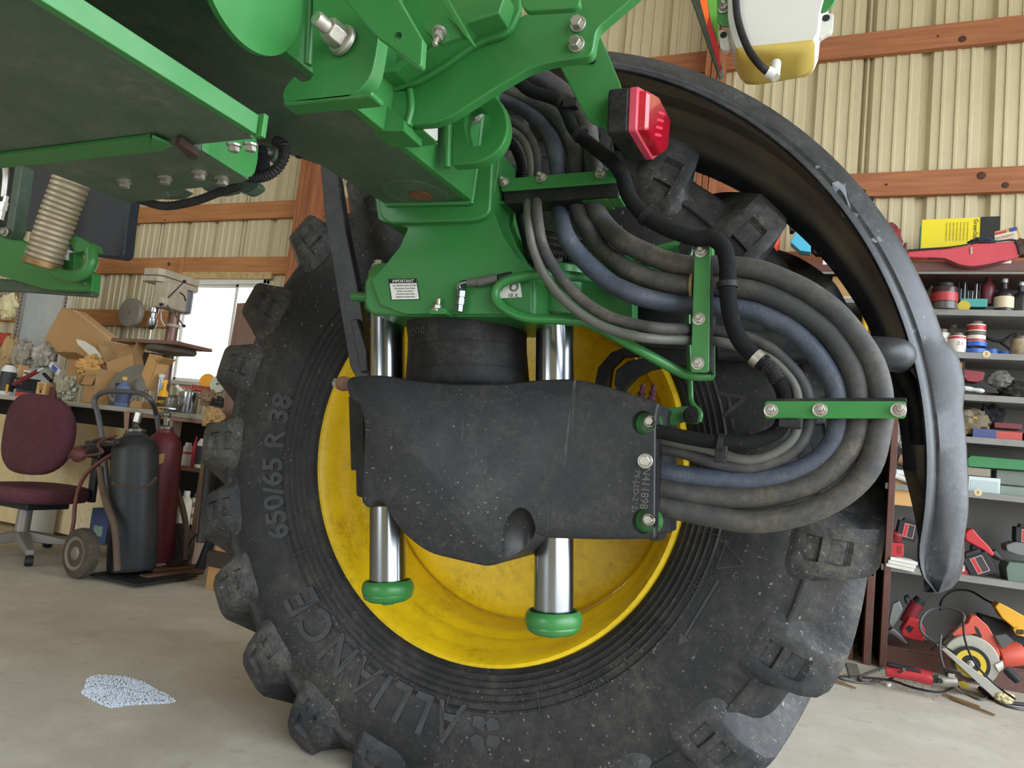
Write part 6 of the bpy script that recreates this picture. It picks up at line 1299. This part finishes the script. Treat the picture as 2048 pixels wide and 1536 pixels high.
t = thing('red_charger', 'red battery charger standing on white booklets', 'charger', PY(1798, 1113, Yg)); G().ext(rounded([PY(a, b, Yg-.02) for a, b in ((1776, 1084), (1800, 1086), (1808, 1088), (1807, 1113), (1776, 1112))], .003), (0, .09, 0)).make('charger_body', Mred, t, bev=.004); G().ext([PY(a, b, Yg-.022) for a, b in ((1795, 1092), (1803, 1092), (1802, 1107), (1795, 1107))], (0, .003, 0)).make('charger_slot', cmat('#8a1a22'), t); G().lathe([(.03, 0), (.03, .03), (.02, .04)], PY(1790, 1078, Yg+.02), (.2, -.3, 1), 18).make('red_knob', cmat('#7a1a24'), t, smooth=40)
for i in range(3):
    p = PY(1805, 1139-i*7, Yg-.02); o = G().box((p[0]-.01+.004*i, p[1]+.06, p[2]+.009), (.12, .16, .016), (0, .08, .06*i-.05)).make('booklet', M_paperW, bev=.002); setp(o, ['lowest white booklet under the red charger', 'middle white booklet under the red charger', 'top white booklet directly under the red charger'][i], 'booklet', 'white booklets on the sixth shelf')
def drill_tool(lab, pts_body, pts_grip, pts_nose, bat, Yv=Y1-.04):
    t = thing('cordless_drill', lab, 'drill', PY(*pts_grip[-1], Yv)); G().ext(rounded([PY(a, b, Yv) for a, b in pts_body], .008), (0, .07, 0)).make('drill_body', Mred, t, bev=.006); G().ext(rounded([PY(a, b, Yv+.01) for a, b in pts_grip], .006), (0, .045, 0)).make('drill_grip', M_ink, t, bev=.005); G().tube([PY(a, b, Yv+.03) for a, b in pts_nose], [.022, .016, .008], 14, 4).make('drill_chuck', M_dark, t, smooth=40); return t
t = drill_tool('red and black cordless drill lying nose down on the sixth shelf', [(1929, 1070), (1935, 1060), (1946, 1057), (1958, 1072), (1978, 1092), (1990, 1108), (1984, 1114), (1966, 1100), (1940, 1086), (1932, 1082)], [(1946, 1088), (1972, 1096), (1974, 1112), (1950, 1110), (1942, 1098)], [(1984, 1104), (1996, 1114), (2004, 1120)], None)
battery('large black battery pack on the sixth shelf front', (1972, 1148), .5, 1.15)
t = drill_tool('second red drill lying behind the fender tip', [(1908, 1128), (1920, 1122), (1936, 1126), (1946, 1136), (1954, 1150), (1930, 1150), (1912, 1146)], [(1940, 1132), (1960, 1140), (1956, 1152), (1940, 1150)], [(1912, 1136), (1898, 1134), (1888, 1134)], None); G().ext([PY(a, b, Y1-.042) for a, b in ((1923, 1130), (1930, 1130), (1929, 1143), (1922, 1142))], (0, .002, 0)).make('badge', M_paperW, t)
o = G().ext(rounded([PY(a, b, Y1-.06) for a, b in ((2012, 1136), (2018, 1124), (2120, 1134), (2120, 1172), (2016, 1166))], .005), (0, .14, 0)).make('green_grey_case', cmat('#5c6d60', .5), bev=.004); setp(o, 'grey green tool case at the end of the sixth shelf', 'case')
o = G().ext(rounded([PY(a, b, Y1) for a, b in ((2012, 1090), (2030, 1084), (2110, 1094), (2110, 1122), (2036, 1110), (2014, 1102))], .005), (0, .1, 0)).make('grey_charger', cmat('#6f706e', .5), bev=.004); setp(o, 'grey battery charger behind the grey green case', 'charger')
battery('battery seated in the grey charger at the frame edge', (2052, 1092), 0, .9, Y1+.02)
# ---- floor of the cabinet: saws, grinder, cords
t = thing('circular_saw', 'orange red circular saw with grey guard and yellow blade', 'circular saw', PZ(1960, 1395, 0)); Yq = 3.78
Mor = cmat('#c4503f', .45); Mgd = mat('dusty grey guard', '#a09d94', .5, .2, dust='#cdbf9c', dscale=10, damt=.6)
cB = PY(1943, 1322, Yq); k = MPP(1943, 1322, Yq)
G().ext([cB+np.array([k*(r*math.cos(q)), 0, k*(r*math.sin(q)*1.0)]) for r, q in [(49, a) for a in np.linspace(-1.15, 2.75, 30)]]+[cB+np.array([k*(14*math.cos(q)), 0, k*14*math.sin(q)]) for q in np.linspace(2.9, -1.3, 8)], (0, .045, 0)).make('upper_guard', Mgd, t, smooth=40, bev=.004)
G().lathe([(.0, 0), (34*k, 0), (34*k, .003), (.0, .003)], cB+np.array([-.006, -.012, -.01]), (0, -1, 0), 44).make('saw_blade', cmat('#2c2a26', .4, metal=.5), t, smooth=30)
G().lathe([(17*k, 0), (27*k, 0), (27*k, .001), (17*k, .001), (17*k, 0)], cB+np.array([-.006, -.0165, -.01]), (0, -1, 0), 40, False).make('yellow_blade_print', cmat('#c9ab2a', .5), t); G().hexbolt(cB+np.array([-.006, -.015, -.01]), (0, -1, 0), .011, .012).make('arbor_nut', M_bolt, t)
G().ext(rounded([PY(a, b, Yq+.02) for a, b in ((1903, 1262), (1936, 1246), (1942, 1232), (1954, 1232), (1976, 1252), (1990, 1276), (2002, 1312), (1996, 1320), (1980, 1306), (1962, 1276), (1950, 1268), (1924, 1272), (1906, 1274)) ], .006), (0, .06, 0)).make('saw_handle', Mor, t, bev=.007, smooth=40)
cut_h = [PY(a, b, Yq+.018) for a, b in ((1949, 1252), (1956, 1256), (1964, 1272), (1962, 1276), (1954, 1268))]; G().ext(cut_h, (0, .004, 0)).make('handle_opening', M_ink, t)
G().lathe([(.045, 0), (.05, .01), (.05, .09), (.04, .1)], PY(1996, 1312, Yq+.06), (.9, .2, .25), 28).make('motor_housing', Mor, t, smooth=40); G().ext([PY(a, b, Yq+.0) for a, b in ((1990, 1272), (2012, 1268), (2028, 1282), (2006, 1298))], (0, .02, 0)).make('motor_plate', cmat('#4b4a4a', .5), t)
G().ext([PY(1882, 1298, Yq-.04), PY(1890, 1296, Yq-.04), PY(2006, 1382, Yq-.04), PY(2000, 1396, Yq-.04), PY(1984, 1392, Yq-.04)], (0, .11, 0)).make('saw_shoe', Mgd, t, bev=.002)
G().lathe([(.0, -.035), (.016, -.03), (.02, 0), (.017, .03), (.0, .036)], PY(2024, 1350, Yq-.02), (.7, -.2, -.6), 20).make('black_knob', M_ink, t, smooth=50); G().ext([PY(a, b, Yq-.01) for a, b in ((1990, 1330), (2006, 1322), (2008, 1338), (1998, 1344))], (0, .02, 0)).make('wing_lever', M_paperW, t)
crumple('sawdust_heap', 'pale heap of sawdust caked under the circular saw', (2008, 1394), 40, 26, Yq-.03, mat('pale sawdust', '#cbbb90', .9), 'sawdust', 35, .3)
t = thing('angle_grinder', 'red angle grinder with grey gear head lying on the concrete', 'angle grinder', PZ(1840, 1372, 0)); Yr = 3.6
G().tube([PY(a, b, Yr) for a, b in ((1772, 1341), (1800, 1345), (1830, 1349), (1856, 1355), (1866, 1358))], [.024, .025, .027, .029, .027], 18, 5).make('grinder_body', cmat('#b02c34', .4), t, smooth=50)
G().tube([PY(a, b, Yr) for a, b in ((1864, 1357), (1890, 1361), (1914, 1362))], [.028, .027, .02], 16, 4).make('gear_head', mat('cast gear head', '#9b988e', .45, .5, col2='#6a6860', scale=20), t, smooth=50)
for i in range(3): G().box(PY(1869+i*3.2, 1358, Yr-.03), (.004, .004, .035)).make('vent_slot', M_ink, t)
G().box(PY(1808, 1335, Yr-.01), (.13, .03, .012), (0, .06, 0)).make('paddle_switch', M_ink, t, bev=.004); G().lathe([(.0, 0), (.045, .001), (.048, .005), (.0, .006)], PY(1900, 1341, Yr-.01), (.05, .25, 1), 30).make('grinding_disc', mat('dark abrasive', '#4c4a48', .7), t, smooth=30); G().lathe([(.01, 0), (.01, .01)], PY(1880, 1361, Yr-.028), (0, -1, 0), 14).make('spindle_hole', M_ink, t); G().box(PY(1901, 1350, Yr-.01), (.025, .03, .02)).make('spindle_neck', M_bolt, t, bev=.003)
t = thing('jigsaw', 'red saw with chrome guard leaning in the cabinet corner', 'saw', PZ(1815, 1290, .13)); Yj = YF+.04
G().ext(rounded([PY(a, b, Yj) for a, b in ((1802, 1262), (1818, 1234), (1840, 1240), (1852, 1262), (1846, 1284), (1824, 1280), (1806, 1272))], .008), (0, .08, 0)).make('saw_body', Mred, t, bev=.006); G().ext([PY(a, b, Yj-.002) for a, b in ((1810, 1256), (1818, 1250), (1828, 1256), (1820, 1266))], (0, .003, 0)).make('badge', M_ink, t)
G().ext(rounded([PY(a, b, Yj+.02) for a, b in ((1778, 1244), (1786, 1208), (1798, 1202), (1806, 1220), (1796, 1240), (1784, 1256))], .004), (0, .03, 0)).make('chrome_guard', M_steel, t, bev=.003); G().tube([PY(a, b, Yj+.05) for a, b in ((1812, 1246), (1826, 1220), (1834, 1206))], .03, 14, 4).make('motor_barrel', cmat('#7a2028', .4), t, smooth=50); G().tube([PY(1834, 1206, Yj+.05), PY(1842, 1198, Yj+.05)], .026, 14, smooth=False).make('barrel_end', M_dark, t, smooth=50); G().tube([PY(1816, 1206, Yj+.04), PY(1812, 1196, Yj+.04), PY(1818, 1192, Yj+.04)], .01, 10, 4).make('rear_grip', M_dark, t, smooth=60); G().ext([PY(a, b, Yj-.03) for a, b in ((1778, 1262), (1786, 1256), (1816, 1286), (1812, 1288))], (0, .05, 0)).make('saw_shoe', M_steel, t, bev=.001)
t = thing('yellow_power_tool', 'yellow power tool with vent slots resting on the case, cut by the frame', 'power tool', PY(2030, 1275, YF+.08)); G().ext(rounded([PY(a, b, YF+.06) for a, b in ((1990, 1214), (1998, 1205), (2020, 1216), (2080, 1250), (2080, 1280), (2042, 1272), (2030, 1258), (2004, 1236))], .006), (0, .08, 0)).make('tool_body', cmat('#d9a01c', .4), t, bev=.007)
G().ext(rounded([PY(a, b, YF+.055) for a, b in ((2026, 1258), (2038, 1254), (2056, 1262), (2050, 1274), (2032, 1270))], .003), (0, .06, 0)).make('tool_foot', cmat('#d9a01c', .4), t, bev=.003)
for i in range(4): G().box(PY(2034+i*4, 1264, YF+.053), (.004, .004, .022)).make('vent_slot', M_ink, t)
o = G().ext([PY(a, b, YF+.16) for a, b in ((1960, 1230), (2070, 1262), (2070, 1312), (1985, 1300))], (0, .1, 0)).make('dark_tool_case', M_ink, bev=.005); setp(o, 'dark tool case behind the circular saw', 'case')
def cord(lab, pts, r=.0038, m=None):
    P = [(PZ(a, b, .006) if c is None else PY(a, b, c)) for a, b, c in pts]; o = G().tube(P, r, 8, 6).make('power_cord', m or mat('dusty cord', '#4a4a4a', .6, dust='#8a857a'), smooth=70); return setp(o, lab, 'cord')
cord('grey cord looping from the saw handle up and round', [(1862, 1300, 3.9), (1905, 1264, 3.8), (1928, 1238, 3.76), (1918, 1222, 3.8), (1882, 1215, 3.85), (1856, 1222, 3.85), (1842, 1240, 3.82), (1842, 1260, 3.8), (1856, 1276, 3.8), (1876, 1290, 3.76)], .006)
cord('dark cord rising against the cabinet back to the yellow tool', [(1880, 1220, 4.2), (1884, 1200, 4.25), (1906, 1182, 4.28), (1940, 1182, 4.28), (1972, 1200, 4.2), (1998, 1212, 4.12)], .005, M_ink)
cord('black cord dropping in front of the saw blade', [(1926, 1242, 3.7), (1930, 1280, 3.66), (1946, 1320, 3.62), (1972, 1352, 3.6), (2004, 1380, 3.6), (2030, 1398, 3.5)], .0045, M_ink)
cord('grey cord falling from the saw to the floor loop', [(1882, 1270, 3.7), (1880, 1300, 3.66), (1886, 1330, 3.62), (1900, 1360, 3.6), (1925, 1385, None), (1960, 1399, None), (1976, 1392, None), (1972, 1380, None), (1956, 1376, None)], .005)
cord('pale grey cord curling beside the grinder tail', [(1858, 1338, None), (1830, 1333, None), (1780, 1332, None), (1740, 1345, None), (1720, 1354, None), (1722, 1362, None), (1740, 1366, None), (1780, 1358, None), (1808, 1339, 3.5)], .006)
cord('black cord running across the floor under the grinder', [(1668, 1352, None), (1720, 1354, None), (1780, 1360, None), (1830, 1376, None), (1880, 1384, None), (1905, 1376, None)], .0045, M_ink)
cord('thin cord bending round the tyre side on the floor', [(1664, 1350, None), (1690, 1360, None), (1730, 1366, None), (1750, 1360, None)], .004)
cord('black cable bundle sweeping out of the frame along the floor', [(1960, 1376, None), (1985, 1396, None), (2020, 1406, None), (2080, 1412, None)], .009, M_ink)
cord('second black cable along the floor, nearer the viewer', [(1984, 1394, None), (2004, 1408, None), (2040, 1418, None), (2090, 1420, None)], .006)
o = G().lathe([(.011, 0), (.012, .004), (.012, .014), (.0, .014)], PZ(1776, 1372, 0), (0, 0, 1), 18).make('bottle_cap', M_paperW, smooth=40); setp(o, 'small white and blue bottle cap on the concrete', 'cap')
o = G().lathe([(.0, 0), (.022, 0), (.022, .003), (.0, .003)], PZ(1928, 1372, .008), (.1, -.6, .6), 24).make('yellow_tag', cmat('#d8bd4a', .5)); setp(o, 'round yellow tag with black print below the grinder', 'tag')
for i, (a, b, c, d, w_) in enumerate([(1905, 1398, 1990, 1432, .012), (1885, 1390, 1960, 1415, .008), (1666, 1362, 1712, 1378, .008)]):
    p0, p1 = PZ(a, b, .004), PZ(c, d, .004); u = p1-p0; n_ = np.array([-u[1], u[0], 0])/np.linalg.norm(u)*w_
    o = G().loft([[p0-n_, p0+n_*.6, p0+n_*.3+np.array([0, 0, .012]), p0-n_*.3+np.array([0, 0, .01])], [p1-n_*.3, p1+n_*.4, p1+n_*.2+np.array([0, 0, .006]), p1+np.array([0, 0, .005])]]).make('wood_splinter', cmat('#8a7050', .8)); setp(o, ['long wood splinter on the concrete below the saw', 'short wood splinter behind the long one', 'pale wood splinter beside the tyre'][i], 'splinter', 'wood splinters on the floor')
o = G().box2((PY(1690, 1330, YF)[0], YF-.35, 0), (PY(1712, 1330, YF)[0], YF-.05, .006)).make('ribbed_mat', mat('grey ribbed strip', '#77736c', .7)); setp(o, 'narrow grey ribbed strip on the floor beside the tyre', 'mat')
gr = G(); rng = random.Random(9)
for i in range(420):
    u_ = rng.random(); p = PZ(1655+u_*270, 1352+u_*22+rng.gauss(0, 9), .002); s_ = rng.uniform(.002, .007); a = rng.random()*6.3; c_, d_ = s_*math.cos(a), s_*math.sin(a)
    gr.add([(p[0]+c_, p[1]+d_, .001), (p[0]-d_*.4, p[1]+c_*.4, .001), (p[0]-c_, p[1]-d_, .001), (p[0], p[1], .001+s_*.5)], [(0, 1, 3), (1, 2, 3), (2, 0, 3), (0, 2, 1)])
o = gr.make('wood_chip_litter', mat('brown chips', '#7a5f45', .9, col2='#a0683f', scale=40)); setp(o, 'brown chips and grit scattered along the cabinet foot', 'litter', kind='stuff')
